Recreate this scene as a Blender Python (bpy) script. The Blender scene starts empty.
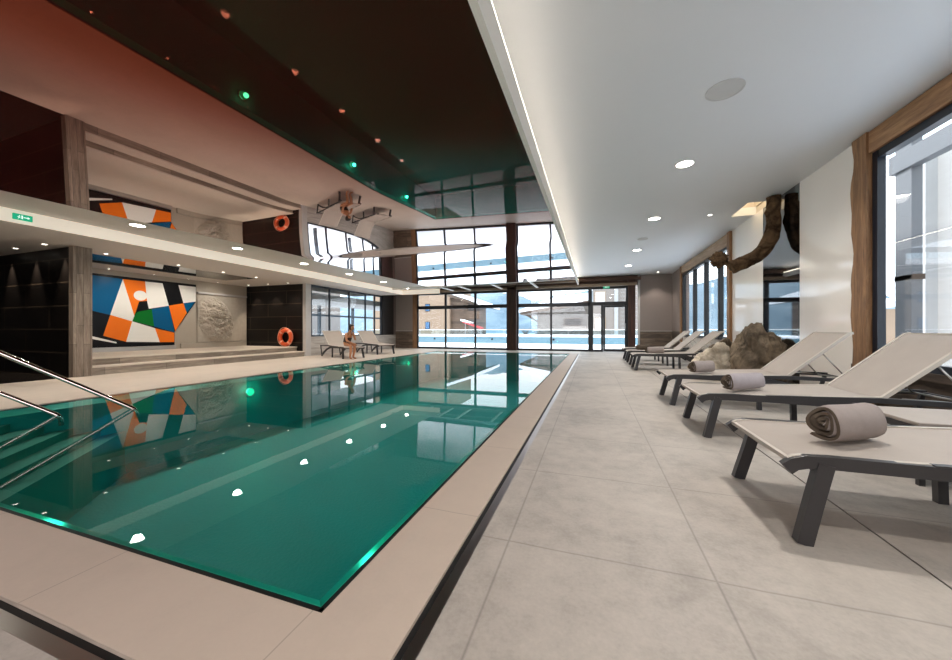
import bpy, bmesh, math, random
from mathutils import Vector, Matrix, noise, Euler
random.seed(7)
PI = math.pi
scene = bpy.context.scene
C = scene.collection

# ------------------------------------------------------------------ materials
def lin(c):
    return tuple(((v/12.92) if v <= 0.04045 else ((v+0.055)/1.055)**2.4) for v in [x/255 for x in c])

class NT:
    def __init__(self, name):
        self.m = bpy.data.materials.new(name); self.m.use_nodes = True
        self.t = self.m.node_tree; self.t.nodes.clear()
        self.out = self.n('ShaderNodeOutputMaterial')
    def n(self, typ, **kw):
        nd = self.t.nodes.new(typ)
        for k, v in kw.items():
            if k in ('op',): nd.operation = v
            elif hasattr(nd, k): setattr(nd, k, v)
            else: nd.inputs[k.replace('_', ' ')].default_value = v
        return nd
    def l(self, a, b): self.t.links.new(a, b)
    def math(self, op, a, b=None, c=None):
        nd = self.n('ShaderNodeMath', op=op)
        for i, v in enumerate((a, b, c)):
            if v is None: continue
            if isinstance(v, (int, float)): nd.inputs[i].default_value = v
            else: self.l(v, nd.inputs[i])
        return nd.outputs[0]
    def ramp(self, fac, stops):
        nd = self.n('ShaderNodeValToRGB'); cr = nd.color_ramp
        while len(cr.elements) < len(stops): cr.elements.new(0.5)
        for e, (p, c) in zip(cr.elements, stops):
            e.position = p; e.color = (*c, 1)
        self.l(fac, nd.inputs[0]); return nd.outputs[0]
    def mix(self, fac, a, b, blend='MIX'):
        nd = self.n('ShaderNodeMix'); nd.data_type = 'RGBA'; nd.blend_type = blend
        for s, v in ((nd.inputs[0], fac), (nd.inputs[6], a), (nd.inputs[7], b)):
            if isinstance(v, (int, float)): s.default_value = v
            elif isinstance(v, tuple): s.default_value = (*v, 1)
            else: self.l(v, s)
        return nd.outputs[2]
    def coord(self, scale=(1, 1, 1), rot=(0, 0, 0), loc=(0, 0, 0)):
        tc = self.n('ShaderNodeTexCoord'); mp = self.n('ShaderNodeMapping')
        mp.inputs['Scale'].default_value = scale; mp.inputs['Rotation'].default_value = rot; mp.inputs['Location'].default_value = loc
        self.l(tc.outputs['Object'], mp.inputs['Vector']); return mp.outputs[0]
    def noise(self, vec, scale, detail=4, rough=0.55, dist=0):
        nd = self.n('ShaderNodeTexNoise'); nd.inputs['Scale'].default_value = scale
        nd.inputs['Detail'].default_value = detail; nd.inputs['Roughness'].default_value = rough; nd.inputs['Distortion'].default_value = dist
        self.l(vec, nd.inputs['Vector']); return nd.outputs['Fac']
    def bump(self, h, strength=0.2, dist=0.02):
        nd = self.n('ShaderNodeBump'); nd.inputs['Strength'].default_value = strength; nd.inputs['Distance'].default_value = dist
        self.l(h, nd.inputs['Height']); return nd.outputs[0]
    def pbr(self, color, rough=0.5, metal=0, spec=0.5, normal=None, coat=0, emit=None, es=0):
        p = self.n('ShaderNodeBsdfPrincipled')
        if isinstance(color, tuple): p.inputs['Base Color'].default_value = (*color, 1)
        else: self.l(color, p.inputs['Base Color'])
        if isinstance(rough, (int, float)): p.inputs['Roughness'].default_value = rough
        else: self.l(rough, p.inputs['Roughness'])
        p.inputs['Metallic'].default_value = metal
        p.inputs['Specular IOR Level'].default_value = spec
        p.inputs['Coat Weight'].default_value = coat; p.inputs['Coat Roughness'].default_value = 0.03
        if normal is not None: self.l(normal, p.inputs['Normal'])
        if emit: p.inputs['Emission Color'].default_value = (*emit, 1); p.inputs['Emission Strength'].default_value = es
        self.l(p.outputs[0], self.out.inputs[0]); return self.m
    def facing(self, normal=None):
        # 1-cos(view angle), symmetric
        g = self.n('ShaderNodeLayerWeight'); g.inputs[0].default_value = 0.5
        return g.outputs['Facing']

def flat(name, c, rough=0.5, metal=0, spec=0.5, coat=0, var=0.06, scale=6):
    m = NT(name); v = m.coord(); n = m.noise(v, scale)
    cl = lin(c)
    col = m.mix(n, tuple(x*(1-var) for x in cl), tuple(min(1, x*(1+var)) for x in cl))
    return m.pbr(col, rough, metal, spec, coat=coat)

def emis(name, c, s):
    m = NT(name); e = m.n('ShaderNodeEmission'); e.inputs[0].default_value = (*c, 1); e.inputs[1].default_value = s
    m.l(e.outputs[0], m.out.inputs[0]); return m.m

def concrete(name, c, bw=None, bh=None, off=(0, 0), joint=0.55, jw=0.004, rough=0.55, var=0.16, spec=0.35, sat=None):
    m = NT(name); v = m.coord()
    a = m.noise(v, 1.3, 8, 0.62, 0.4); b = m.noise(v, 9, 6, 0.6); f = m.noise(v, 60, 3, 0.6)
    n = m.math('ADD', m.math('MULTIPLY', a, 0.55), m.math('ADD', m.math('MULTIPLY', b, 0.28), m.math('MULTIPLY', f, 0.17)))
    cl = lin(c)
    col = m.ramp(n, [(0.30, tuple(x*(1-var*1.6) for x in cl)), (0.5, cl), (0.68, tuple(min(1, x*(1+var)) for x in cl))])
    if bw:
        sp = m.n('ShaderNodeSeparateXYZ'); m.l(v, sp.inputs[0])
        def line(o, w, p):
            t = m.math('DIVIDE', m.math('SUBTRACT', o, p), w)
            fr = m.math('ABSOLUTE', m.math('SUBTRACT', m.math('FRACT', m.math('ADD', t, 0.5)), 0.5))
            d = m.math('MULTIPLY', fr, w)
            return m.math('SUBTRACT', 1.0, m.math('MINIMUM', m.math('DIVIDE', d, jw), 1.0))
        wob = m.math('MULTIPLY', m.math('SUBTRACT', m.noise(v, 2.2, 3), 0.5), 0.02)
        jx = line(m.math('ADD', sp.outputs[0], 0.0), bw, off[0]); jy = line(m.math('ADD', sp.outputs[1], wob), bh, off[1])
        j = m.math('MULTIPLY', m.math('MAXIMUM', jx, jy), joint)
        col = m.mix(j, col, tuple(x*0.32 for x in cl))
    return m.pbr(col, rough, 0, spec, m.bump(n, 0.08, 0.01))

def wood(name, c1, c2, axis='x', plank=None, rough=0.55, ring=7.0, spec=0.4):
    """stretched grain along axis; plank=(length,height, vertical-axis) adds board joints"""
    m = NT(name)
    sc = {'x': (0.35, 4, 4), 'y': (4, 0.35, 4), 'z': (4, 4, 0.35)}[axis]
    v = m.coord(sc); n1 = m.noise(v, ring*0.5, 8, 0.65, 0.6); n2 = m.noise(v, ring*3, 4, 0.6)
    n = m.math('ADD', m.math('MULTIPLY', n1, 0.75), m.math('MULTIPLY', n2, 0.25))
    col = m.ramp(n, [(0.32, lin(c1)), (0.52, tuple((a+b)/2 for a, b in zip(lin(c1), lin(c2)))), (0.68, lin(c2))])
    if plank:
        rot, bw, bh = plank
        b = m.n('ShaderNodeTexBrick'); b.offset = 0.37
        b.inputs['Scale'].default_value = 1; b.inputs['Brick Width'].default_value = bw; b.inputs['Row Height'].default_value = bh
        b.inputs['Mortar Size'].default_value = 0.003; b.inputs['Mortar Smooth'].default_value = 0.2
        b.inputs['Color1'].default_value = (0.62, 0.62, 0.62, 1); b.inputs['Color2'].default_value = (1.15, 1.15, 1.15, 1); b.inputs['Mortar'].default_value = (0.25, 0.25, 0.25, 1)
        m.l(m.coord(rot=rot), b.inputs['Vector'])
        col = m.mix(1.0, col, b.outputs['Color'], 'MULTIPLY')
    return m.pbr(col, rough, 0, spec, m.bump(n, 0.25, 0.01))

def tiles(name, c, joint, rot, bw, bh, rough=0.2, offset=0.5, jw=0.004, var=0.5, spec=0.5, loc=(0, 0, 0)):
    m = NT(name)
    b = m.n('ShaderNodeTexBrick'); b.offset = offset
    b.inputs['Scale'].default_value = 1; b.inputs['Brick Width'].default_value = bw; b.inputs['Row Height'].default_value = bh
    b.inputs['Mortar Size'].default_value = jw; b.inputs['Mortar Smooth'].default_value = 0.1
    cl = lin(c)
    b.inputs['Color1'].default_value = (*[x*(1-var*0.4) for x in cl], 1); b.inputs['Color2'].default_value = (*[x*(1+var*0.4) for x in cl], 1)
    b.inputs['Mortar'].default_value = (*lin(joint), 1)
    m.l(m.coord(rot=rot, loc=loc), b.inputs['Vector'])
    n = m.noise(m.coord(), 3, 6)
    col = m.mix(m.math('MULTIPLY', n, 0.5), b.outputs['Color'], tuple(x*0.6 for x in cl))
    return m.pbr(col, rough, 0, spec)

def glass_mat(name, tint=(0.975, 0.99, 1.0), f0=0.045, power=5.5):
    m = NT(name); f = m.facing()
    r = m.math('ADD', f0, m.math('MULTIPLY', 1-f0, m.math('POWER', f, power)))
    t = m.n('ShaderNodeBsdfTransparent'); t.inputs[0].default_value = (*tint, 1)
    g = m.n('ShaderNodeBsdfGlossy'); g.inputs['Roughness'].default_value = 0.0
    mx = m.n('ShaderNodeMixShader'); m.l(r, mx.inputs[0]); m.l(t.outputs[0], mx.inputs[1]); m.l(g.outputs[0], mx.inputs[2])
    m.l(mx.outputs[0], m.out.inputs[0]); return m.m

def water_mat():
    m = NT('water'); f = m.facing()
    r = m.math('ADD', 0.025, m.math('MULTIPLY', 0.975, m.math('POWER', f, 6.0)))
    t = m.n('ShaderNodeBsdfTransparent'); t.inputs[0].default_value = (0.55, 0.93, 0.90, 1)
    g = m.n('ShaderNodeBsdfGlossy'); g.inputs['Roughness'].default_value = 0.0
    h = m.noise(m.coord(), 1.1, 2, 0.4)
    nb = m.bump(h, 0.002, 0.02); m.l(nb, g.inputs['Normal'])
    mx = m.n('ShaderNodeMixShader'); m.l(r, mx.inputs[0]); m.l(t.outputs[0], mx.inputs[1]); m.l(g.outputs[0], mx.inputs[2])
    m.l(mx.outputs[0], m.out.inputs[0]); return m.m

def lacquer_mat():
    """glossy brown stretched ceiling"""
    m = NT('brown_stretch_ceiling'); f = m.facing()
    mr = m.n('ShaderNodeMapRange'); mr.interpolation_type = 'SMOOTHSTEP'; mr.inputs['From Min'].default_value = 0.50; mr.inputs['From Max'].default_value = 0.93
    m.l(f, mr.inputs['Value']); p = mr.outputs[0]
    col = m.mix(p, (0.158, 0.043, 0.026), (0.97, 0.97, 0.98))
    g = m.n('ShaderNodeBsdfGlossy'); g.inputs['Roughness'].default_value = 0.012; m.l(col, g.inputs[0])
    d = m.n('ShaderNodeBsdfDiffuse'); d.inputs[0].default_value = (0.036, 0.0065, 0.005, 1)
    n = m.noise(m.coord(), 0.9, 2)
    ad = m.n('ShaderNodeAddShader'); m.l(g.outputs[0], ad.inputs[0]); m.l(d.outputs[0], ad.inputs[1])
    m.l(ad.outputs[0], m.out.inputs[0]); return m.m

def stone_mat(name, dark, light, scale=5):
    m = NT(name); v = m.coord()
    a = m.noise(v, scale, 10, 0.68, 0.8); b = m.noise(v, scale*5, 6, 0.7)
    vo = m.n('ShaderNodeTexVoronoi'); vo.feature = 'DISTANCE_TO_EDGE'; vo.inputs['Scale'].default_value = scale*0.7; m.l(v, vo.inputs['Vector'])
    n = m.math('ADD', m.math('MULTIPLY', a, 0.7), m.math('MULTIPLY', b, 0.3))
    mid = tuple((p+q)/2 for p, q in zip(lin(dark), lin(light)))
    col = m.ramp(n, [(0.33, lin(dark)), (0.48, mid), (0.66, lin(light))])
    crack = m.math('MINIMUM', m.math('MULTIPLY', vo.outputs['Distance'], 9), 1.0)
    col = m.mix(m.math('MULTIPLY', m.math('SUBTRACT', 1.0, crack), 0.55), col, tuple(x*0.4 for x in lin(dark)))
    return m.pbr(col, 0.85, 0, 0.08, m.bump(n, 0.7, 0.05))

def towel_mat(name, c):
    m = NT(name); v = m.coord(); a = m.noise(v, 260, 3, 0.7); b = m.noise(v, 14, 4)
    cl = lin(c)
    col = m.mix(m.math('ADD', m.math('MULTIPLY', a, 0.5), m.math('MULTIPLY', b, 0.5)), tuple(x*0.72 for x in cl), tuple(x*1.25 for x in cl))
    return m.pbr(col, 0.95, 0, 0.1, m.bump(a, 0.6, 0.006))

def sling_mat(name, c):
    m = NT(name); v = m.coord()
    w = m.n('ShaderNodeTexWave'); w.inputs['Scale'].default_value = 120; w.bands_direction = 'Y'; m.l(v, w.inputs['Vector'])
    n = m.noise(v, 5, 3); cl = lin(c)
    col = m.mix(m.math('ADD', m.math('MULTIPLY', w.outputs['Fac'], 0.3), m.math('MULTIPLY', n, 0.5)), tuple(x*0.84 for x in cl), tuple(x*1.12 for x in cl))
    return m.pbr(col, 0.6, 0, 0.3)

M = {}
M['floor'] = concrete('concrete_tile', (176, 167, 157), 0.845, 0.868, (0.469, 1.614), joint=0.5, jw=0.007, rough=0.5, var=0.26)
M['coping'] = concrete('cast_stone_coping', (198, 181, 165), 1.05, 1.10, (-0.945, 1.772), joint=0.55, jw=0.004, rough=0.55, var=0.05)
M['deck'] = concrete('pale_stone_deck', (205, 192, 178), 1.2, 1.2, (-7.03, 1.6), joint=0.14, jw=0.005, rough=0.45, var=0.08)
M['corridor'] = flat('dark_stone_floor', (26, 22, 20), 0.2)
M['slot'] = flat('slot_dark', (10, 9, 9), 0.6)
M['steel'] = NT('brushed_steel').pbr(lin((176, 172, 166)), 0.28, 1.0)
M['chrome'] = NT('polished_steel').pbr(lin((205, 200, 195)), 0.12, 1.0)
M['white'] = flat('white_ceiling_paint', (216, 218, 221), 0.6, var=0.01)
M['white_l'] = flat('white_soffit_paint', (198, 190, 182), 0.6, var=0.015)
M['fascia'] = flat('white_fascia_paint', (228, 224, 216), 0.6, var=0.01)
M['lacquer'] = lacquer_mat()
M['water'] = water_mat()
M['glass'] = glass_mat('window_glass')
M['rail_glass'] = glass_mat('balustrade_glass', (0.86, 0.95, 0.97), 0.05)
M['alu'] = flat('black_aluminium', (16, 18, 22), 0.35, 0, 0.5)
M['alu_blue'] = flat('blue_black_aluminium', (22, 30, 42), 0.3)
M['anthracite'] = flat('anthracite_metal', (60, 58, 58), 0.42, 0.0, 0.5)
M['dark_frame'] = flat('dark_grey_metal', (52, 50, 51), 0.4)
M['dark_tile'] = tiles('black_wall_tile', (17, 13, 11), (78, 66, 54), (PI/2, 0, 0), 1.9, 0.508, rough=0.35, spec=0.25, jw=0.011, loc=(0, 0, -0.25))
M['plank_grey'] = wood('grey_weathered_planks', (98, 84, 72), (168, 152, 136), 'z', ((0, PI/2, 0), 1.1, 0.105))
M['plank_h'] = wood('grey_brown_wainscot', (70, 58, 48), (140, 122, 106), 'x', ((PI/2, 0, 0), 1.6, 0.16))
M['plank_hy'] = wood('grey_brown_wainscot_side', (62, 50, 42), (128, 110, 96), 'y', ((PI/2, 0, PI/2), 1.6, 0.16))
M['plank_pale'] = wood('pale_grey_planks', (150, 142, 134), (205, 198, 190), 'y', ((PI/2, 0, PI/2), 1.4, 0.15))
M['step'] = wood('grey_plank_steps', (110, 98, 86), (176, 162, 146), 'y', ((0, 0, PI/2), 1.2, 0.14))
M['tread'] = flat('pale_stone_tread', (205, 194, 180), 0.5)
M['beam'] = wood('old_spruce_beam', (106, 73, 48), (190, 147, 106), 'y')
M['beam_pale'] = wood('pale_spruce_beam', (128, 100, 76), (188, 160, 132), 'y')
M['beam_x'] = wood('brown_beam', (52, 33, 24), (98, 66, 48), 'x')
M['beam_light'] = wood('honey_beam', (112, 92, 74), (158, 138, 116), 'x')
M['post'] = wood('old_spruce_post', (94, 63, 40), (176, 134, 94), 'z')
M['post_dark'] = wood('dark_brown_post', (34, 20, 13), (84, 50, 34), 'z')
M['black_wood'] = flat('black_brown_panel', (24, 17, 14), 0.4)
M['taupe'] = flat('taupe_plaster', (142, 130, 124), 0.7, var=0.04)
M['taupe_d'] = flat('dark_taupe_plaster', (118, 106, 100), 0.7, var=0.04)
M['cavity'] = flat('brown_black_cavity', (34, 22, 18), 0.6)
M['panel_white'] = flat('white_lacquer_panel', (244, 237, 229), 0.12, 0, 0.6, coat=0.35, var=0.01)
M['panel_black'] = NT('black_lacquer_panel').pbr(lin((14, 14, 16)), 0.03, 0, 1.0, coat=1.0)
M['pier'] = flat('pale_grey_pier', (186, 182, 178), 0.5)
M['wall_beige'] = flat('beige_plaster', (190, 182, 172), 0.7)
M['pool'] = NT('teal_pool_liner')
def _pool():
    m = M['pool']; v = m.coord(); sp = m.n('ShaderNodeTexVoronoi'); sp.inputs['Scale'].default_value = 28; m.l(v, sp.inputs['Vector'])
    n = m.noise(v, 1.2, 3)
    col = m.mix(n, (0.009, 0.290, 0.270), (0.010, 0.315, 0.295))
    M['pool'] = m.pbr(col, 0.45, 0.0, 0.5, m.bump(sp.outputs['Distance'], 0.3, 0.01))
_pool()
M['pool_step'] = flat('pool_step_tread', (110, 140, 126), 0.5)
M['pool_lip'] = flat('teal_pool_lip', (8, 150, 130), 0.35)
M['pool_riser'] = flat('pool_step_riser', (10, 120, 104), 0.5)
M['sling'] = sling_mat('taupe_mesh_sling', (170, 159, 149))
M['sling_edge'] = flat('pale_sling_edge', (188, 179, 168), 0.6)
M['towel_brown'] = towel_mat('taupe_towel', (156, 145, 140))
M['towel_lilac'] = towel_mat('lilac_grey_towel', (164, 156, 158))
M['towel_dark'] = towel_mat('taupe_towel_end', (92, 81, 70))
M['rock_brown'] = stone_mat('brown_boulder', (46, 38, 32), (146, 130, 110), 2.4)
M['rock_pale'] = stone_mat('pale_boulder', (150, 136, 118), (236, 224, 204), 3)
M['relief'] = flat('relief_stone', (168, 158, 144), 0.45, var=0.08, scale=2)
M['relief_rough'] = flat('relief_stone_rough', (178, 168, 154), 0.55, var=0.14, scale=9)
M['bark'] = stone_mat('dark_bark', (34, 25, 18), (126, 100, 74), 4)
M['speaker'] = flat('grey_grille', (192, 191, 190), 0.7)
M['ring'] = flat('ceiling_white_ring', (232, 230, 226), 0.4)
M['lamp'] = emis('lamp_lens', (1.0, 0.93, 0.84), 26)
M['lamp_small'] = emis('small_lamp_lens', (1.0, 0.92, 0.82), 9)
M['led'] = emis('warm_led', (1.0, 0.90, 0.74), 14.0)
M['pool_led'] = emis('green_pool_led', (0.03, 1.0, 0.5), 1.7)
M['exit_green'] = emis('exit_green', (0.02, 0.42, 0.22), 1.0)
M['exit_white'] = emis('exit_white', (0.75, 1.0, 0.85), 1.2)
M['orange'] = flat('orange_buoy', (226, 92, 46), 0.45)
M['buoy_band'] = flat('buoy_band', (236, 168, 140), 0.5)
for k, c in dict(a_blue=(0, 84, 128), a_white=(232, 230, 224), a_orange=(236, 116, 24), a_black=(16, 15, 16), a_green=(6, 108, 34)).items():
    M[k] = flat('mural_'+k[2:], c, 0.3, 0, 0.15, var=0.03)
M['skin'] = flat('skin', (196, 138, 100), 0.5, var=0.05, scale=20)
M['hair'] = flat('dark_hair', (24, 16, 13), 0.5)
M['swim'] = flat('dark_swimsuit', (54, 34, 28), 0.6)
M['eye'] = flat('eye_white', (220, 214, 208), 0.3)
M['lip'] = flat('lip', (150, 74, 66), 0.4)
M['snow'] = flat('snow', (244, 247, 252), 0.8, var=0.03, scale=0.6)
M['facade'] = flat('beige_facade', (140, 121, 104), 0.9, 0, 0.05, var=0.05, scale=1)
M['facade_wood'] = wood('timber_facade', (70, 54, 42), (108, 88, 72), 'x', ((PI/2, 0, 0), 6, 0.3))
M['facade_grey'] = flat('pale_render', (128, 120, 114), 0.9, 0, 0.05)
M['siding'] = wood('pale_snowy_siding', (236, 234, 232), (254, 253, 252), 'y', ((PI/2, 0, PI/2), 3.0, 0.22))
M['chalet_stone'] = stone_mat('chalet_stone', (16, 14, 13), (150, 144, 138), 3.0)
M['win_blue'] = flat('blue_window', (52, 92, 128), 0.2)
M['win_dark'] = flat('dark_window', (14, 14, 16), 0.9, 0, 0.05)
M['awning'] = flat('red_awning', (176, 70, 70), 0.7)
M['tub'] = flat('blue_pool_wall', (100, 132, 144), 0.5)
M['hill'] = NT('misty_hill')
def _hill():
    m = M['hill']; n = m.noise(m.coord(), 0.05, 8, 0.7)
    M['hill'] = m.pbr(m.ramp(n, [(0.35, lin((86, 106, 120))), (0.6, lin((122, 140, 152)))]), 0.9, 0, 0.1)
_hill()
M['bush'] = flat('bare_twigs', (96, 92, 90), 0.8)
M['ext_pillar'] = flat('blue_grey_pillar', (92, 94, 98), 0.6)
M['ext_grey'] = flat('grey_exterior_pillar', (150, 150, 150), 0.7)

# ------------------------------------------------------------------ mesh builder
class MB:
    def __init__(s): s.bm = bmesh.new(); s.mi = 0
    def mat(s, i): s.mi = i; return s
    def _fin(s, faces, smooth=False):
        for f in faces: f.material_index = s.mi; f.smooth = smooth
    def box(s, x0, y0, z0, x1, y1, z1, bevel=0, mtx=None):
        r = bmesh.ops.create_cube(s.bm, size=1)
        vs = r['verts']
        for v in vs:
            v.co = Vector(((x0+x1)/2+v.co.x*(x1-x0), (y0+y1)/2+v.co.y*(y1-y0), (z0+z1)/2+v.co.z*(z1-z0)))
        fs = list({f for v in vs for f in v.link_faces})
        if bevel:
            es = list({e for v in vs for e in v.link_edges})
            r2 = bmesh.ops.bevel(s.bm, geom=es, offset=bevel, segments=2, affect='EDGES', profile=0.5)
            fs = list({f for f in r2['faces']} | {f for f in fs if f.is_valid})
            vs = list({v for f in fs for v in f.verts})
        if mtx is not None:
            for v in vs: v.co = mtx @ v.co
        s._fin(fs); return s
    def poly(s, pts, thick=None):
        vs = [s.bm.verts.new(p) for p in pts]
        f = s.bm.faces.new(vs); s._fin([f])
        if thick is not None:
            r = bmesh.ops.extrude_face_region(s.bm, geom=[f])
            nv = [g for g in r['geom'] if isinstance(g, bmesh.types.BMVert)]
            for v in nv: v.co += Vector(thick)
            s._fin({g for v in nv for g in v.link_faces})
        return s
    def tube(s, pts, rad, seg=10, caps=True, squash=None, fn=None):
        pts = [Vector(p) for p in pts]
        rads = rad if isinstance(rad, (list, tuple)) else [rad]*len(pts)
        rings = []; up = Vector((0, 0, 1)); prev = None
        for i, p in enumerate(pts):
            t = (pts[min(i+1, len(pts)-1)]-pts[max(i-1, 0)]).normalized()
            if prev is None:
                a = t.cross(up)
                if a.length < 1e-3: a = t.cross(Vector((0, 1, 0)))
                a.normalize()
            else:
                a = prev-t*prev.dot(t)
                a.normalize()
            prev = a; b = t.cross(a)
            ring = []
            for k in range(seg):
                an = 2*PI*k/seg
                sx, sy = squash or (1, 1)
                q = p+(a*math.cos(an)*sx+b*math.sin(an)*sy)*rads[i]
                if fn: q = fn(q, p)
                ring.append(s.bm.verts.new(q))
            rings.append(ring)
        fs = []
        for r0, r1 in zip(rings, rings[1:]):
            for k in range(seg):
                fs.append(s.bm.faces.new((r0[k], r0[(k+1) % seg], r1[(k+1) % seg], r1[k])))
        s._fin(fs, True)
        if caps: s._fin([s.bm.faces.new(rings[0][::-1]), s.bm.faces.new(rings[-1])])
        return s
    def bar(s, pts, w, h, up=(0, 0, 1), side=None):
        """rectangular section swept along pts; w across (side vector), h along the normal"""
        pts = [Vector(p) for p in pts]; rings = []
        sd = Vector(side or (0, 1, 0)).normalized()
        for i, p in enumerate(pts):
            t = (pts[min(i+1, len(pts)-1)]-pts[max(i-1, 0)]).normalized()
            n = t.cross(sd).normalized()
            rings.append([s.bm.verts.new(p+sd*a*w/2+n*b*h/2) for a, b in ((-1, -1), (1, -1), (1, 1), (-1, 1))])
        fs = []
        for r0, r1 in zip(rings, rings[1:]):
            for k in range(4): fs.append(s.bm.faces.new((r0[k], r0[(k+1) % 4], r1[(k+1) % 4], r1[k])))
        fs += [s.bm.faces.new(rings[0][::-1]), s.bm.faces.new(rings[-1])]
        s._fin(fs); return s
    def disc(s, c, r, seg=24, normal=(0, 0, 1), thick=0.0, r2=None):
        c = Vector(c); n = Vector(normal).normalized(); q = n.to_track_quat('Z', 'Y')
        P = [c+q @ Vector((math.cos(2*PI*k/seg)*r, math.sin(2*PI*k/seg)*r, 0)) for k in range(seg)]
        return s.poly(P, tuple(n*thick) if thick else None)
    def ring(s, c, r0, r1, z0, z1, seg=24):
        v = [[s.bm.verts.new((c[0]+math.cos(2*PI*k/seg)*r, c[1]+math.sin(2*PI*k/seg)*r, z)) for k in range(seg)] for r, z in ((r0, z0), (r1, z0), (r1, z1), (r0, z1))]
        fs = []
        for a in range(4):
            A, B = v[a], v[(a+1) % 4]
            for k in range(seg): fs.append(s.bm.faces.new((A[k], A[(k+1) % seg], B[(k+1) % seg], B[k])))
        s._fin(fs); return s
    def torus(s, c, R, r, normal=(0, 1, 0), seg=40, ms=14, arc=(0, 2*PI)):
        c = Vector(c); q = Vector(normal).normalized().to_track_quat('Z', 'Y'); full = abs(arc[1]-arc[0]-2*PI) < 1e-6
        rings = []
        for i in range(seg if full else seg+1):
            a = arc[0]+(arc[1]-arc[0])*i/seg
            rings.append([s.bm.verts.new(c+q @ Vector(((R+r*math.cos(2*PI*k/ms))*math.cos(a), (R+r*math.cos(2*PI*k/ms))*math.sin(a), r*math.sin(2*PI*k/ms)))) for k in range(ms)])
        fs = []; N = len(rings)
        for i in range(N if full else N-1):
            A, B = rings[i], rings[(i+1) % N]
            for k in range(ms): fs.append(s.bm.faces.new((A[k], B[k], B[(k+1) % ms], A[(k+1) % ms])))
        s._fin(fs, True); return s
    def grid(s, nx, ny, fn, smooth=True, solid=None):
        vs = [[s.bm.verts.new(fn(i/nx, j/ny)) for j in range(ny+1)] for i in range(nx+1)]
        fs = [s.bm.faces.new((vs[i][j], vs[i+1][j], vs[i+1][j+1], vs[i][j+1])) for i in range(nx) for j in range(ny)]
        s._fin(fs, smooth); return s
    def sphere(s, c, r, sc=(1, 1, 1), sub=3, fn=None):
        q = bmesh.ops.create_icosphere(s.bm, subdivisions=sub, radius=1)
        for v in q['verts']:
            d = v.co.copy(); k = fn(d) if fn else 1.0
            v.co = Vector(c)+Vector((d.x*sc[0], d.y*sc[1], d.z*sc[2]))*r*k
        s._fin({f for v in q['verts'] for f in v.link_faces}, True); return s
    def build(s, name, mats, parent=None, loc=None):
        me = bpy.data.meshes.new(name)
        bmesh.ops.recalc_face_normals(s.bm, faces=s.bm.faces[:])
        s.bm.to_mesh(me); s.bm.free()
        for m in (mats if isinstance(mats, (list, tuple)) else [mats]): me.materials.append(m if not isinstance(m, str) else M[m])
        o = bpy.data.objects.new(name, me); C.objects.link(o)
        if parent: o.parent = parent
        if loc: o.location = loc
        return o

def tag(o, label, cat, group=None, kind=None):
    o['label'] = label; o['category'] = cat
    if group: o['group'] = group
    if kind: o['kind'] = kind
    return o
def thing(name, label, cat, loc=(0, 0, 0), rz=0, group=None):
    o = bpy.data.objects.new(name, None); C.objects.link(o); o.location = loc; o.rotation_euler = (0, 0, rz)
    return tag(o, label, cat, group)
def struct(name, mb, mats, label=None, cat=None, parent=None):
    o = mb.build(name, mats, parent)
    if parent is None:
        o['kind'] = 'structure'
        if label: o['label'] = label
        if cat: o['category'] = cat
    return o
def copy_tree(o, parent=None):
    c = o.copy(); C.objects.link(c); c.parent = parent
    for ch in list(o.children): copy_tree(ch, c)
    return c
def lamp(kind, loc, power, color=(1, 0.93, 0.84), rad=0.06, rot=None, spot=2.6, blend=1.0, size=None, target=None):
    d = bpy.data.lights.new('lamp_light', kind); d.energy = power; d.color = color
    if kind in ('POINT', 'SPOT'): d.shadow_soft_size = rad
    if kind == 'SPOT': d.spot_size = spot; d.spot_blend = blend
    if kind == 'AREA':
        d.shape = 'RECTANGLE'; d.size, d.size_y = size
    o = bpy.data.objects.new('lamp_light', d); C.objects.link(o); o.location = loc
    if target is not None:
        o.rotation_euler = (Vector(target)-Vector(loc)).to_track_quat('-Z', 'Y').to_euler()
    elif rot: o.rotation_euler = rot
    return o

# ------------------------------------------------------------------ layout constants (metres)
XR = 3.28; YB = 17.0; XL = -10.4; YN = -2.6
PX0, PX1, PY0, PY1 = -7.03, -0.94, 1.025, 15.2      # pool
ZR = 3.45                                            # right ceiling
def HC(x, y): return 2.73+0.017*y+0.012*(x+6)        # glossy pool ceiling

# ------------------------------------------------------------------ floor & pool surround
b = MB()
b.box(-0.508, YN, -0.3, 1.312, YB, 0); b.box(1.322, YN, -0.3, XR, YB, 0); b.box(1.31, YN, -0.3, 1.324, YB, -0.02)
b.box(-12, YN, -0.3, -0.508, 0.60, 0)
struct('floor', b, 'floor', 'beige concrete-look floor tiles beside the pool', 'floor')
b = MB(); b.box(PX1, 0.672, -0.3, -0.578, YB, 0); b.box(-12, 0.672, -0.3, PX1, PY0-0.02, 0); b.box(PX1-0.02+0.02, PY0-0.02, -0.3, PX1+0.02, PY0, -0.0)
b = MB(); b.box(PX1+0.032, 0.672, -0.3, -0.580, PY1+0.032, 0); b.box(-12, 0.672, -0.3, PX1+0.032, PY0-0.032, 0)
struct('floor_coping', b, 'coping', 'smooth pinkish stone coping around two sides of the pool', 'floor')
b = MB(); b.box(-12, PY0-0.0, -0.3, PX0-0.02, YB, 0); b.box(PX0-0.02, PY1+0.02, -0.3, -0.508, YB, 0)
b2 = MB(); b2.box(XL, YN, -0.3, PX0-0.02, YB, 0.0)
b = MB(); b.box(XL+0.0, PY0-0.032, -0.3, PX0-0.032, YB, 0.001); b.box(PX0-0.032, PY1+0.032, -0.3, -0.508, YB, 0.001)
struct('floor_deck', b, 'deck', 'pale stone deck along the far and window sides of the pool', 'floor'); b2.bm.free()
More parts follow.
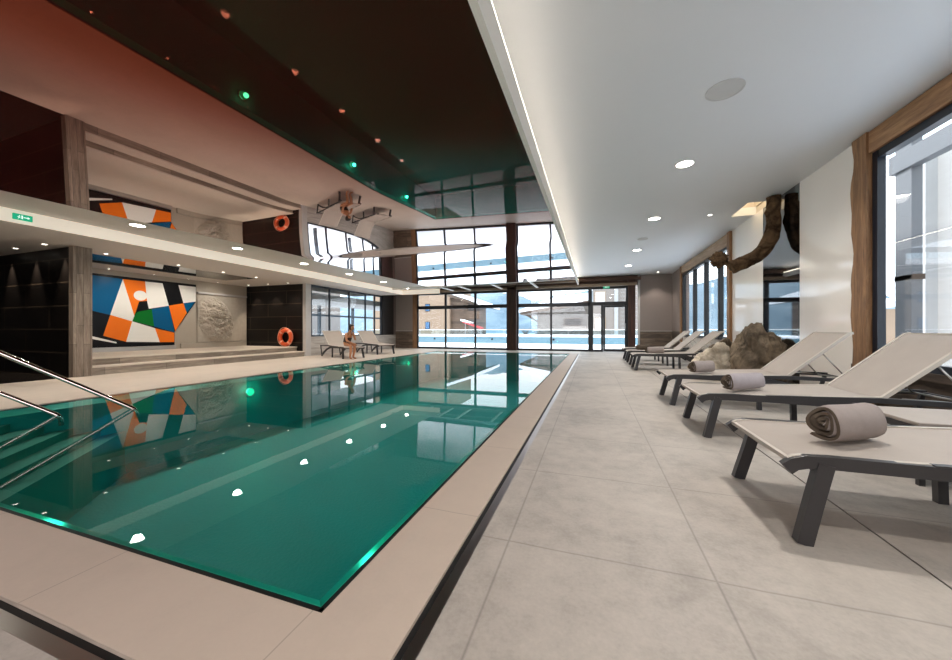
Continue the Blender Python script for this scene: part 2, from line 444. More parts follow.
b = MB(); b.box(-16.2, YN, -0.3, XL, 4.3, -0.002)
struct('floor_corridor', b, 'corridor', 'dark polished floor of the side corridor', 'floor')
b = MB(); b.box(-12, YN, -0.4, XR, 0.9, -0.06); b.box(-0.6, YN, -0.4, -0.5, YB, -0.06); b.box(-12, 0.6455, -0.25, -0.5795, 0.6715, -0.012); b.box(-0.5795, 0.6455, -0.25, -0.5535, PY1, -0.012)
struct('floor_slot', b, 'slot', 'dark overflow slot beside the coping', 'floor')
b = MB(); b.box(-0.553, 0.645, -0.05, -0.509, PY1+1.7, -0.003); b.box(-12, 0.602, -0.05, -0.509, 0.645, -0.003)
tag(b.build('drain_channel', 'steel'), 'stainless steel drain channel running around the pool coping', 'drain')
b = MB(); b.box(1.3125, -2.4, -0.03, 1.3215, 5.95, -0.004)
tag(b.build('slot_drain', 'slot'), 'thin dark slot drain under the feet of the loungers', 'drain')

# pool basin
b = MB(); zb = -1.25; lip = 0.10
def wallq(p, q, r, s_): b.poly([p, q, r, s_])
b.mat(0)
b.poly([(PX0, PY0, zb), (PX1, PY0, zb), (PX1, PY1, zb), (PX0, PY1, zb)])
ix0, ix1, iy0, iy1 = PX0+lip, PX1-lip, PY0+lip, PY1-lip
zi = -0.035
b.mat(1)
for (a, c_, d, e) in [((PX0, PY0), (PX1, PY0), (ix1, iy0), (ix0, iy0)), ((PX1, PY0), (PX1, PY1), (ix1, iy1), (ix1, iy0)), ((PX1, PY1), (PX0, PY1), (ix0, iy1), (ix1, iy1)), ((PX0, PY1), (PX0, PY0), (ix0, iy0), (ix0, iy1))]:
    b.poly([(a[0], a[1], -0.02), (c_[0], c_[1], -0.02), (d[0], d[1], zi-0.05), (e[0], e[1], zi-0.05)])
b.mat(0)
for (d, e) in [((ix0, iy0), (ix1, iy0)), ((ix1, iy0), (ix1, iy1)), ((ix1, iy1), (ix0, iy1)), ((ix0, iy1), (ix0, iy0))]:
    b.poly([(d[0], d[1], zi-0.05), (e[0], e[1], zi-0.05), (e[0], e[1], zb), (d[0], d[1], zb)])
struct('pool_basin', b, ['pool', 'pool_lip'], 'teal lined basin of the indoor pool', 'pool')
# steel rim of the pool
b = MB(); rw = 0.030
for (x0, y0, x1, y1) in [(PX0-rw, PY0-rw, PX1+rw, PY0), (PX1, PY0-rw, PX1+rw, PY1+rw), (PX0-rw, PY1, PX1+rw, PY1+rw), (PX0-rw, PY0, PX0, PY1)]:
    b.box(x0, y0, -0.09, x1, y1, -0.012)
tag(b.build('pool_rim', 'slot'), 'thin dark metal rim around the pool water', 'rim')
b = MB(); b.poly([(PX0, PY0, -0.008), (PX1, PY0, -0.008), (PX1, PY1, -0.008), (PX0, PY1, -0.008)])
tag(b.build('pool_water', 'water'), 'still turquoise pool water mirroring the windows and ceiling', 'water', kind='stuff')
# corner steps under water (diagonal across the near corner)
b = MB(); cx, cy = PX0+lip, PY0+lip; k = math.sqrt(2)
sv = [(0.62, -0.08), (0.82, -0.18), (1.02, -0.28), (1.22, -0.38), (1.42, -0.48), (1.62, -0.58)]
for i, (s_, z) in enumerate(sv):
    L = s_*k
    b.mat(0); b.poly([(cx, cy, z), (cx+L, cy, z), (cx, cy+L, z)])
    b.mat(1); b.poly([(cx+L, cy, z), (cx, cy+L, z), (cx, cy+L, zb), (cx+L, cy, zb)])
struct('pool_steps', b, ['pool_step', 'pool_riser'], 'submerged corner steps leading down into the pool', 'steps')

# underwater lights
for i, (x, y, n, lab) in enumerate([
    (ix0+0.01, 5.5, (1, 0, 0), 'round green underwater light in the pool wall opposite the mural'),
    (ix0+0.01, 9.0, (1, 0, 0), 'round green underwater light in the pool wall below the lifebuoy'),
    (ix0+0.01, 12.2, (1, 0, 0), 'round green underwater light in the pool wall below the empty lounger'),
    (-3.05, iy0+0.01, (0, 1, 0), 'round green underwater light beside the corner steps of the pool'),
    (ix1-0.01, 1.5, (-1, 0, 0), 'round green underwater light near the pool corner beside the coping')]):
    t = thing('underwater_light', lab, 'light', (x, y, -0.32), 0, 'green underwater pool lights')
    MB().disc((0, 0, 0), 0.10, 24, n, 0.02).build('rim', 'steel', t)
    nv = Vector(n)
    MB().disc(tuple(nv*0.021), 0.08, 24, n, 0.006).build('lens', 'pool_led', t)
    lamp('POINT', (x+n[0]*0.10, y+n[1]*0.10, -0.30 if i < 3 else -0.05), 4 if i < 3 else 1.6, (0.05, 1.0, 0.6), 0.05)

# handrail (two parallel rails running diagonally down the corner steps)
t = thing('handrail', 'two-tier polished steel handrail descending into the pool corner', 'handrail', (-5.54, 2.85, 0))
d = Vector((-0.655, -0.755, 0.0))
def railpath(s0, top):
    P = []
    base = Vector((0, 0, 0))+d*s0
    P.append(base+Vector((0, 0, -0.13)))
    for q in range(0, 7):
        u = q/6
        P.append(base+d*(0.06*u*u)+Vector((0, 0, -0.08+0.10*u-0.02*(u-0.5)**2)))
    for q in (0.4, 1.0, 1.7, 2.3): P.append(base+d*q+Vector((0, 0, 0.02+(q-0.06)*0.68)))
    return P
MB().tube(railpath(0, 1), 0.026, 12).build('rail', 'chrome', t)
MB().tube(railpath(0.66, 1), 0.024, 12).build('rail', 'chrome', t)
e = d*2.28
MB().tube([e+Vector((0, 0, 1.50)), e+Vector((0, 0, 0.0))], 0.021, 12).build('post', 'chrome', t)

# ------------------------------------------------------------------ right side ceiling, fascia, glossy pool ceiling
hx0, hy0, hy1 = 2.84, 8.02, 8.9                      # light recess above the branch
b = MB(); zt = 3.62
b.box(-1.3, YN, ZR, hx0, YB, zt); b.box(hx0, YN, ZR, XR+0.3, hy0, zt); b.box(hx0, hy1, ZR, XR+0.3, YB, zt)
struct('ceiling', b, 'white', 'smooth white ceiling above the loungers', 'ceiling')
b = MB(); t_ = 0.02
b.box(hx0-t_, hy0-t_, zt, hx0, hy1+t_, 4.0); b.box(hx0, hy0-t_, zt, XR, hy0, 4.0); b.box(hx0, hy1, zt, XR, hy1+t_, 4.0); b.box(hx0-t_, hy0-t_, 4.0, XR+0.2, hy1+t_, 4.05); b.box(XR, hy0-t_, zt, XR+0.05, hy1+t_, 4.0)
struct('ceiling_recess', b, 'wall_beige', 'warm lit square recess in the white ceiling above the branch', 'ceiling')
lamp('AREA', (3.04, 8.46, 3.97), 7, (1, 0.8, 0.52), size=(0.25, 0.6))
b = MB()
ny = 340; nx = 60; yc0, yc1 = YN, 14.5
def cf(u, v):
    x = -7.05+u*(7.05-0.605); y = yc0+v*(yc1-yc0)
    tap = min(1, max(0, (-0.7-x)/3.2))
    yy = y-(7.0+0.05*(x+5))
    g = (1+math.cos(PI*min(1, -yy/3.2)))/2 if yy < 0 else (1+math.cos(PI*min(1, yy/0.8)))/2
    return Vector((x, y, HC(x, y)+0.040*tap*g))
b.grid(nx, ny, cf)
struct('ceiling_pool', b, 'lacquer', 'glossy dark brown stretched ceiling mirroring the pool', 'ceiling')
# white fascia between both ceilings, with LED strip
b = MB(); P = []
b.poly([(-0.605, YN, HC(-0.605, YN)-0.002), (-0.605, YB-0.15, HC(-0.605, YB-0.15)), (-0.605, YB-0.15, HC(-0.605, YB)+0.17), (-0.605, YN, HC(-0.605, YN)+0.27)], (-0.05, 0, 0))
struct('ceiling_fascia', b, 'fascia', 'white lip between the brown pool ceiling and the white ceiling', 'ceiling')
b = MB(); b.poly([(-0.608, YN, HC(-0.605, YN)+0.272), (-0.608, YB-0.2, HC(-0.605, YB)+0.172), (-0.608, YB-0.2, HC(-0.605, YB)+0.184), (-0.608, YN, HC(-0.605, YN)+0.285)], (-0.03, 0, 0))
tag(b.build('led_strip', 'led'), 'warm white LED strip along the edge of the white ceiling', 'light strip')
b = MB(); b.box(-1.32, YN, 2.9, -1.28, YB, zt)
b = MB()
# boxing above pool ceiling and the outer roof slab
b.box(-16.3, YN-0.2, 3.64, -1.25, YB+0.2, 3.75)
struct('ceiling_void', b, 'cavity', 'dark structural ceiling above the pool', 'ceiling')

# left soffit strip, fascia and inner ceiling
b = MB(); b.box(-9.10, YN, 3.0, -7.0, 15.5, 3.06)
struct('ceiling_soffit', b, 'white_l', 'grey white soffit strip above the far pool edge', 'ceiling')
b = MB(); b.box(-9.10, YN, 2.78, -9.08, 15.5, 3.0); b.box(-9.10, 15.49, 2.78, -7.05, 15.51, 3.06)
struct('ceiling_upstand', b, NT('white_band_added_glow').pbr(lin((222, 214, 202)), 0.6, emit=(1.0, 0.86, 0.70), es=0.45), 'bright white vertical band under the soffit strip', 'ceiling')  # emission added to brighten the band, which the downlights do not reach
b = MB(); b.box(-16.2, YN, 2.78, -9.10, 4.3, 2.86); b.box(-12.0, 4.3, 2.78, -9.10, 15.5, 2.86); b.box(-13.6, 9.1, 2.78, -12.0, 10.6, 2.86); b.box(-13.6, 4.3, 2.78, -12.0, 9.1, 2.86)
struct('ceiling_alcove', b, 'white_l', 'grey white lower ceiling over the alcove', 'ceiling')
b = MB(); b.poly([(-12.5, 4.49, 2.776), (-11.05, 4.49, 2.776), (-11.05, 9.0, 2.776), (-12.5, 9.0, 2.776)])
struct('ceiling_mirror', b, NT('grey_gloss_ceiling').pbr(lin((150, 146, 142)), 0.03, 0.9), 'glossy grey ceiling inset reflecting the mural', 'ceiling')

# beam grille in front of the back glazing
t = thing('ceiling_grille', 'timber and white ladder grille along the top of the back windows', 'grille', (-4.5, 15.8, 3.0))
t['kind'] = 'thing'
def loc(x, y, z): return (x+4.5, y-15.8, z-3.0)
b = MB(); b.box(*loc(-9.6, 16.72, 2.98), *loc(1.85, 16.90, 3.10), 0.01); b.build('beam', 'beam_light', t)
b = MB(); b.poly([loc(-9.3, 14.5, HC(-9.3, 14.5)-0.02), loc(-0.6, 14.5, HC(-0.6, 14.5)-0.01), loc(-0.6, 14.5, HC(-0.6, 14.5)+0.05), loc(-9.3, 14.5, HC(-9.3, 14.5)+0.05)], (0, 0.05, 0)); b.build('rail', 'fascia', t)
for x in (-8.0, -6.85, -5.9, -4.25, -2.5):
    b = MB(); b.box(*loc(x-0.05, 14.55, 3.015), *loc(x+0.05, 16.72, 3.06), 0.004); b.build('bar', 'fascia', t)
b = MB(); b.box(*loc(-9.6, 15.55, 3.06), *loc(-0.66, 15.62, 3.11)); b.build('cross_rail', 'beam_light', t)

# ------------------------------------------------------------------ back wall
b = MB()
b.box(-10.6, YB, -0.3, -9.33, YB+0.2, 3.7); b.box(2.0, YB, -0.3, XR+0.3, YB+0.2, 3.7)
struct('wall_back', b, 'taupe', 'taupe plaster back wall beside the glazing', 'wall')
b = MB(); b.box(-9.33, YB-0.02, 3.0, 2.0, YB+0.2, 3.7)
struct('wall_back_upper', b, 'beam_x', 'dark brown timber band above the back windows', 'wall')
b = MB(); b.box(2.0, YB-0.03, 0, XR, YB, 0.94); b.box(-10.4, YB-0.03, 0, -9.33, YB, 0.94)
struct('trim_1', b, 'plank_h', 'grey brown plank wainscot on the back wall', 'wall panel')
b = MB(); b.box(2.0, YB-0.035, 0.94, XR, YB, 0.965); b.box(-10.4, YB-0.035, 0.94, -9.33, YB, 0.965)
struct('trim_2', b, 'pier', 'thin pale ledge above the wainscot', 'trim')
b = MB(); b.box(-9.33, YB-0.06, 0, -9.06, YB+0.05, 2.98, 0.012); struct('trim_3', b, 'post', 'honey wooden post at the end of the back glazing', 'trim')
b = MB(); b.box(-4.0, YB-0.28, 0, -3.53, YB+0.05, 3.6, 0.012); struct('trim_4', b, 'post_dark', 'dark brown timber pillar between the back windows', 'trim')
b = MB(); b.box(1.5, YB-0.2, 0, 1.80, YB+0.05, 3.3, 0.01); struct('trim_5', b, 'post_dark', 'dark brown timber post beside the glass door', 'trim')
b = MB(); b.tube([(1.95, YB-0.06, 0), (1.95, YB-0.06, 3.42)], 0.045, 14)
tag(b.build('down_pipe', 'ring'), 'thin white vertical pipe beside the glass door post', 'pipe')
b = MB(); b.box(-0.6, YB-0.25, 3.22, 2.02, YB-0.05, 3.36, 0.01); struct('trim_6', b, 'beam_x', 'brown beam over the glass door', 'trim')

def glazing(name, x0, x1, muls, label, fw=0.07, y=YB, bottom=0.10, door=None):
    b = MB(); yy0, yy1 = y-0.05, y+0.03
    b.box(x0, yy0, 0, x1, yy1, bottom); b.box(x0, yy0, 2.87, x1, yy1, 3.0)
    b.box(x0, yy0, 2.11, x1, yy1, 2.29)
    b.box(x0, yy0, bottom, x0+fw, yy1, 2.87); b.box(x1-fw, yy0, bottom, x1, yy1, 2.87)
    for m_ in muls: b.box(m_-0.045, yy0, bottom, m_+0.045, yy1, 2.11); b.box(m_-0.06, yy0, 2.29, m_+0.06, yy1, 2.87)
    o = struct(name, b, 'alu', label, 'window')
    g = MB(); g.box(x0+0.02, y-0.006, 0.05, x1-0.02, y+0.006, 2.95); g.build('pane', 'glass', o)
    return o
glazing('window_1', -9.06, -4.0, (-7.38, -5.72), 'black framed back window with six panes, beige building outside')
glazing('window_2', -3.53, -0.12, (-1.88,), 'black framed back window with four panes, stone chalet outside')
# glass door with side light
b = MB(); y0, y1 = YB-0.06, YB+0.03
b.box(-0.12, y0, 0, 0.03, y1, 2.12); b.box(0.37, y0, 0, 0.46, y1, 2.12); b.box(0.03, y0, 0, 0.46, y1, 0.10); b.box(-0.12, y0, 2.12, 1.5, y1, 2.29)
b.box(-0.12, y0, 2.87, 1.5, y1, 3.0); b.box(1.42, y0, 2.29, 1.5, y1, 2.87); b.box(-0.12, y0, 2.29, -0.02, y1, 2.87); b.box(1.46, y0, 0, 1.5, y1, 2.12)
o = struct('door_1', b, 'alu', 'black framed glass door with side light and transom', 'door')
g = MB(); g.box(0.02, YB-0.006, 0.06, 0.38, YB+0.006, 2.1); g.box(-0.03, YB-0.006, 2.27, 1.45, YB+0.006, 2.9); g.build('side_pane', 'glass', o)
b = MB(); b.box(0.465, y0-0.01, 0.02, 0.55, y1, 2.115); b.box(1.375, y0-0.01, 0.02, 1.455, y1, 2.115); b.box(0.55, y0-0.01, 0.02, 1.375, y1, 0.14); b.box(0.55, y0-0.01, 2.03, 1.375, y1, 2.115)
dl = b.build('door_leaf', 'alu', o)
g = MB(); g.box(0.54, YB-0.006, 0.12, 1.39, YB+0.006, 2.05); g.build('pane', 'glass', dl)
MB().tube([(1.40, YB-0.13, 0.95), (1.40, YB-0.13, 1.30)], 0.014, 8).tube([(1.40, YB-0.13, 0.99), (1.40, YB-0.06, 0.99)], 0.01, 8).tube([(1.40, YB-0.13, 1.26), (1.40, YB-0.06, 1.26)], 0.01, 8).build('handle', 'steel', dl)

# ------------------------------------------------------------------ left side walls, alcove
b = MB(); b.box(-16.2, 4.3, -0.3, XL+0.02, 4.48, 2.78)
struct('wall_left', b, 'dark_tile', 'black tiled wall behind the handrail', 'wall')
b = MB(); b.box(XL-0.12, 4.25, 0, XL+0.04, 4.55, 2.78, 0.006); struct('trim_7', b, 'plank_grey', 'grey plank clad pillar beside the mural', 'pillar')
b = MB(); b.box(-13.62, 10.6, 0.0, XL-0.02, 10.75, 2.78)
struct('wall_left_ring', b, 'dark_tile', 'black tiled wall behind the orange lifebuoy', 'wall')
b = MB(); b.box(-13.75, 4.48, -0.3, -13.52, 10.7, 3.0)
struct('wall_left_alcove', b, 'relief', 'smooth grey stone wall of the alcove', 'wall')
b = MB(); b.box(-16.3, YN, -0.3, -16.15, 4.4, 2.9); b.box(-16.2, YN-0.2, -0.3, -9, YN, 3.7)
struct('wall_left_corridor', b, 'dark_tile', 'black tiled end wall of the corridor', 'wall')
b = MB(); b.mat(0).box(-10.84, 4.5, -0.1, -10.46, 10.55, 0.16); b.box(-13.55, 4.5, -0.1, -10.84, 10.55, 0.33)
b.mat(1).box(-10.86, 4.5, 0.16, -10.44, 10.56, 0.19); b.box(-13.55, 4.5, 0.33, -10.82, 10.56, 0.36)
struct('floor_steps', b, ['step', 'tread'], 'two wide grey plank steps up to the mural', 'steps')
# pier, sill wall and window on the left
b = MB(); b.box(XL-0.15, 10.56, 0, XL+0.0, 10.82, 2.78); struct('trim_8', b, 'pier', 'pale grey pier beside the tall side windows', 'pillar')
b = MB(); b.box(XL-0.15, 10.82, -0.3, XL, 17.0, 0.74); struct('wall_left_sill', b, 'plank_pale', 'grey plank wall below the tall side windows', 'wall')
b = MB(); b.box(XL-0.15, 15.66, 0.74, XL+0.02, 16.72, 2.99); struct('trim_9', b, 'black_wood', 'black brown panel between side windows and back corner', 'wall panel')
b = MB(); b.box(XL-0.15, 16.72, 0.74, XL, 17.1, 3.7); b.box(XL-0.2, 10.7, 2.78, XL-0.05, 17.1, 3.7); struct('wall_left_corner', b, 'taupe_d', 'taupe wall corner near the back glazing', 'wall')
b = MB(); x0, x1 = XL-0.07, XL-0.01
for y in (10.85, 11.86, 13.1, 14.28, 15.03, 15.63): b.box(x0, y-0.03, 0.74, x1, y+0.03, 2.78)
b.box(x0, 10.82, 0.74, x1, 15.66, 0.80); b.box(x0, 10.82, 2.70, x1, 15.66, 2.78)
o = struct('window_3', b, 'alu_blue', 'tall dark framed side windows behind the seated person', 'window')
g = MB(); g.box(XL-0.045, 10.84, 0.76, XL-0.035, 15.64, 2.75); g.build('pane', 'glass', o)

# mural: flat painted panels on the alcove wall
mx = -13.47
t = thing('mural', 'glossy geometric mural in blue, white, orange, black and green', 'mural', (mx, 7.2, 0.42))
def mp(y, z): return (0, y-7.2, z-0.42)
b = MB(); b.poly([mp(4.6, 0.49), mp(7.965, 0.49), mp(7.965, 0.93), mp(8.64, 2.02), mp(8.64, 2.62), mp(4.6, 2.62)], (-0.04, 0, 0)); b.build('backing', 'a_black', t)
MU = [('a_blue', [(5.9, 2.56), (6.588, 2.54), (6.298, 1.445), (5.6, 1.63), (5.6, 2.56)]),
 ('a_white', [(6.588, 2.54), (6.87, 1.433), (6.814, 1.267), (6.298, 1.445)]),
 ('a_orange', [(6.588, 2.54), (7.14, 2.54), (7.191, 1.928), (6.984, 1.89), (6.87, 1.433)]),
 ('a_black', [(6.984, 1.89), (7.191, 1.928), (7.239, 1.68), (6.897, 1.551), (6.87, 1.433)]),
 ('a_white', [(7.14, 2.54), (7.611, 2.54), (7.793, 1.813), (7.239, 1.68), (7.191, 1.928)]),
 ('a_black', [(7.611, 2.54), (8.077, 2.54), (8.23, 1.932), (7.793, 1.813)]),
 ('a_white', [(8.077, 2.54), (8.63, 2.54), (8.63, 2.015), (8.23, 1.932)]),
 ('a_green', [(6.897, 1.551), (7.32, 1.67), (7.381, 1.118), (6.814, 1.267)]),
 ('a_blue', [(7.32, 1.67), (7.793, 1.813), (7.963, 0.918), (7.381, 1.118)]),
 ('a_orange', [(7.793, 1.813), (8.23, 1.925), (8.335, 1.594), (7.98, 0.96)]),
 ('a_blue', [(8.23, 1.925), (8.60, 2.0), (8.335, 1.594)]),
 ('a_orange', [(6.298, 1.445), (6.814, 1.267), (6.667, 0.64), (6.141, 0.833)]),
 ('a_white', [(6.814, 1.267), (7.402, 1.059), (7.535, 0.602), (6.667, 0.64)]),
 ('a_orange', [(7.402, 1.059), (7.954, 0.907), (7.954, 0.588), (7.535, 0.602)]),
 ('a_white', [(5.6, 0.93), (6.44, 0.64), (6.44, 0.60), (5.6, 0.83)])]
MUM = ['a_blue', 'a_white', 'a_orange', 'a_black', 'a_green']
b = MB()
for c_, pts in MU: b.mat(MUM.index(c_)).poly([(0.004, y-7.2, z-0.42) for y, z in pts])
b.mat(1).poly([(0.006, 7.02+0.17*math.cos(a)-7.2, 2.08+0.155*math.sin(a)-0.42) for a in [2*PI*q/28 for q in range(28)]])  # white disc painted in for the glow reflected on the glossy panel
b.build('painted_field', MUM, t)
b = MB(); b.box(0.0, 4.6-7.2, 0.36-0.42, 0.08, 7.965-7.2, 0.49-0.42, 0.01); b.build('steel_plinth', 'steel', t)
# relief stone panel
t = thing('stone_relief', 'grey stone wall relief with a rough crinkled centre beside the mural', 'relief', (-13.5, 9.6, 0.36))
b = MB()
def rf(u, v):
    y = 8.70+u*1.85; z = 0.56+v*1.72
    a = ((y-9.28-0.35*(0.62-v))/0.60)**2+((z-1.38)/0.80)**2
    w = max(0.0, 1-a*0.85)**0.6 if a < 1.17 else 0.0
    q = Vector((y*2.3+z*1.1, z*2.6-y*0.8, 1.7))
    n = abs(noise.noise(q))*0.9+abs(noise.noise(q*2.7))*0.5+abs(noise.noise(q*6))*0.30+abs(noise.noise(q*13))*0.14
    return Vector((0.02+0.46*w*(0.06+n*0.75), y-9.6, z-0.36))
b.grid(120, 110, rf, smooth=False); b.build('carved_face', 'relief_rough', t)
b = MB(); b.box(-0.01, -1.45, -0.0, 0.05, 0.95, 0.18, 0.01); b.build('plinth', 'relief', t)
b = MB(); b.box(-0.01, -0.93, 1.95, 0.10, 0.93, 2.02, 0.01); b.build('cornice', 'pier', t)

# lifebuoy on the dark wall
t = thing('lifebuoy', 'orange lifebuoy ring hung on the black tiled wall', 'lifebuoy', (-11.34, 10.505, 0.72))
MB().torus((0, 0, 0), 0.275, 0.075, (0, 1, 0)).build('ring', 'orange', t)
for k_ in range(4):
    a = PI/4+k_*PI/2
    MB().torus((0, 0, 0), 0.275, 0.079, (0, 1, 0), 6, 14, (a-0.13, a+0.13)).build('band', 'buoy_band', t)
rp = [(0.375*math.cos(a)*(1+0.03*math.sin(4*a)), -0.03, 0.375*math.sin(a)*(1+0.03*math.sin(4*a))) for a in [2*PI*q/48 for q in range(49)]]
MB().tube(rp, 0.008, 6).build('rope', 'buoy_band', t)
MB().tube([(0, 0.09, 0.2), (0, -0.02, 0.2)], 0.012, 8).build('hook', 'steel', t)

# ------------------------------------------------------------------ right wall
def rbox(y0, y1, z0, z1, t0=0.0, t1=0.25): return (XR+t0, y0, z0, XR+t1, y1, z1)
b = MB(); b.box(*rbox(YN, 1.0, -0.3, ZR)); b.box(*rbox(5.86, 10.1, -0.3, ZR+0.2, 0.02)); b.box(*rbox(10.1, 15.3, -0.3, 0.74))
struct('wall_right', b, 'wall_beige', 'pale wall on the lounger side', 'wall')
b = MB(); b.box(*rbox(15.3, 17.0, -0.3, ZR+0.1)); struct('wall_right_end', b, 'taupe', 'taupe wall in the corner beside the glass door', 'wall')
b = MB(); b.box(*rbox(15.3, 17.0, 0, 0.94, -0.03, 0.0)); struct('trim_10', b, 'plank_hy', 'plank wainscot on the taupe side wall', 'wall panel')
b = MB(); b.box(*rbox(1.0, 5.9, -0.3, 0.56)); b.box(*rbox(1.0, 5.9, 0.48, 0.56, -0.06, 0))
struct('wall_right_sill', b, 'plank_hy', 'dark plank wall under the large side window', 'wall')
b = MB(); b.box(*rbox(1.0, 5.60, 3.17, 3.44, -0.06, 0.2), 0.015); struct('trim_11', b, 'beam', 'old spruce lintel over the large side window', 'trim')
# waney edged post
def wavy_post(name, y0, y1, label, wob, ph, mat='post', z1=3.44):
    b = MB(); n = 26; L = []; R = []
    for i in range(n+1):
        z = z1*i/n
        L.append((0, y0, z)); R.append((0, y1+wob*(math.sin(z*5+ph)*0.6+math.sin(z*11+ph*2)*0.4+0.8*noise.noise(Vector((z*3, ph, 0)))), z))
    vs = [(XR-0.08, p[1], p[2]) for p in L+R[::-1]]
    b.poly(vs, (0.12, 0, 0)); return struct(name, b, mat, label, 'trim')
wavy_post('trim_12', 5.60, 5.85, 'old spruce post with a wavy natural edge beside the large window', 0.035, 1.0)
wavy_post('trim_13', 10.12, 10.30, 'old spruce post at the end of the white wall panels', 0.015, 2.2)
wavy_post('trim_14', 15.12, 15.30, 'old spruce post before the corner wall', 0.012, 0.4)
b = MB(); b.box(*rbox(10.30, 15.12, 3.14, 3.44, -0.06, 0.2), 0.015); struct('trim_15', b, 'beam_pale', 'pale spruce lintel over the row of side windows', 'trim')
b = MB(); b.box(*rbox(5.93, 7.18, 0.0, ZR, -0.02, 0.02)); struct('wall_right_panel_1', b, 'panel_white', 'glossy white wall panel between window post and black panel', 'wall panel')
b = MB(); b.box(*rbox(7.18, 8.49, 0.0, ZR, -0.02, 0.02)); struct('wall_right_panel_2', b, 'panel_black', 'mirror black wall panel behind the branch', 'wall panel')
b = MB(); b.box(*rbox(8.49, 10.12, 0.0, ZR, -0.02, 0.02)); struct('wall_right_panel_3', b, 'panel_white', 'glossy white wall panel behind the pale boulders', 'wall panel')
# near big window
b = MB(); f = 0.10
b.box(*rbox(5.52, 5.60, 0.56, 3.17, -0.02, 0.06)); b.box(*rbox(1.0, 5.50, 3.08, 3.17, -0.02, 0.08)); b.box(*rbox(1.0, 5.50, 0.56, 0.64, -0.02, 0.08)); b.box(*rbox(1.0, 1.1, 0.64, 3.08, -0.02, 0.08))
o = struct('window_4', b, 'alu_blue', 'large blue-black framed window beside the loungers', 'window')
g = MB(); g.box(*rbox(1.08, 5.52, 0.62, 3.1, 0.03, 0.042)); g.build('pane', 'glass', o)
b = MB()
for y in (10.33, 11.1, 12.35, 13.6, 15.08): b.box(*rbox(y-0.035, y+0.035, 0.74, 3.14, -0.03, 0.09))
b.box(*rbox(10.30, 15.12, 0.74, 0.82, -0.02, 0.08)); b.box(*rbox(10.30, 15.12, 3.06, 3.14, -0.02, 0.08))
o = struct('window_5', b, 'alu', 'row of tall side windows beyond the boulders', 'window')
g = MB(); g.box(*rbox(10.34, 15.1, 0.80, 3.08, 0.03, 0.042)); g.build('pane', 'glass', o)
# wall behind the photographer closes the room
b = MB(); b.box(-10, YN-0.2, -0.3, XR+0.3, YN, 3.7); struct('wall_front', b, 'wall_beige', 'pale wall behind the photographer', 'wall')

# ------------------------------------------------------------------ ceiling fittings
def downlight(x, y, z, r, label, group, mat='lamp', name='downlight'):
    t = thing(name, label, 'light', (x, y, z), 0, group)
    MB().ring((0, 0), r*0.82, r, -0.008, 0.004, 28).build('trim_ring', 'ring', t)
    MB().disc((0, 0, -0.003), r*0.82, 28).build('lens', mat, t)
    return t
RG = 'round downlights in the white ceiling'
for y, lab in [(5.84, 'round downlight in the white ceiling, next one beyond the large grey speaker grille'), (8.5, 'round downlight in the white ceiling level with the branch recess'), (11.68, 'round downlight in the white ceiling just beyond the small grille'), (14.4, 'round downlight in the white ceiling closest to the back glazing')]:
    downlight(1.29, y, ZR, 0.135, lab, RG)
for y in (0.2, 3.0, 5.84, 8.5, 11.68, 14.4):
    lamp('SPOT', (1.29, y, ZR-0.03), 215, (1, 0.955, 0.90), 0.10, rot=(0, 0, 0), spot=2.75, blend=1)
downlight(2.37, 8.6, ZR, 0.05, 'tiny spotlight in the white ceiling beside the branch recess', None, 'lamp_small')
downlight(2.62, 16.35, ZR, 0.06, 'tiny spotlight washing the taupe corner wall', None, 'lamp_small')
lamp('SPOT', (2.62, 16.35, ZR-0.03), 60, (1, 0.9, 0.8), 0.03, spot=1.5, blend=0.6, target=(2.62, 16.75, 0))
for y, r, lab in [(4.17, 0.17, 'large round grey speaker grille in the white ceiling'), (10.3, 0.13, 'small round grey grille between two downlights in the white ceiling')]:
    t = thing('ceiling_speaker', lab, 'speaker', (1.28, y, ZR))
    MB().ring((0, 0), r*0.93, r, -0.008, 0.004, 32).build('trim_ring', 'speaker', t); MB().disc((0, 0, -0.004), r*0.93, 32).build('grille', 'speaker', t)
LG = 'round downlights in the soffit over the left deck'
for y, lab in [(4.25, 'round downlight in the soffit, level with the plank pillar'), (6.22, 'round downlight in the soffit, level with the mural'), (8.3, 'round downlight in the soffit, level with the stone relief'), (10.35, 'round downlight in the soffit above the seated person'), (12.5, 'round downlight in the soffit closest to the back glazing')]:
    downlight(-8.24, y, 3.0, 0.13, lab, LG)
for y in (0.15, 2.2, 4.25, 6.22, 8.3, 10.35, 12.5, 14.4):
    lamp('SPOT', (-8.24, y, 2.97), 140, (1, 0.93, 0.85), 0.08, rot=(0, 0, 0), spot=2.85, blend=0.9)
AG = 'tiny spotlights in the alcove ceiling'
for y, lab in [(4.95, 'tiny spotlight in the alcove ceiling just beyond the plank pillar'), (6.45, 'tiny spotlight in the alcove ceiling over the mural steps'), (7.67, 'tiny spotlight in the alcove ceiling before the stone relief'), (8.77, 'tiny spotlight in the alcove ceiling over the relief steps')]:
    downlight(-10.75, y, 2.78, 0.05, lab, AG, 'lamp_small')
    lamp('SPOT', (-10.75, y, 2.75), 60, (1, 0.88, 0.74), 0.03, rot=(0, 0, 0), spot=2.2, blend=1)
for x, lab in [(-10.62, 'tiny spotlight washing the black wall closest to the plank pillar'), (-11.75, 'middle tiny spotlight washing the black tiled wall'), (-12.8, 'tiny spotlight washing the black wall farthest from the pillar')]:
    downlight(x-0.15, 4.0, 2.78, 0.05, lab, 'tiny spotlights washing the black wall', 'lamp_small')
    lamp('SPOT', (x-0.15, 4.19, 2.74), 200, (1, 0.86, 0.7), 0.02, rot=(0, 0, 0), spot=0.9, blend=0.9, target=(x-0.15, 4.24, 0.6))
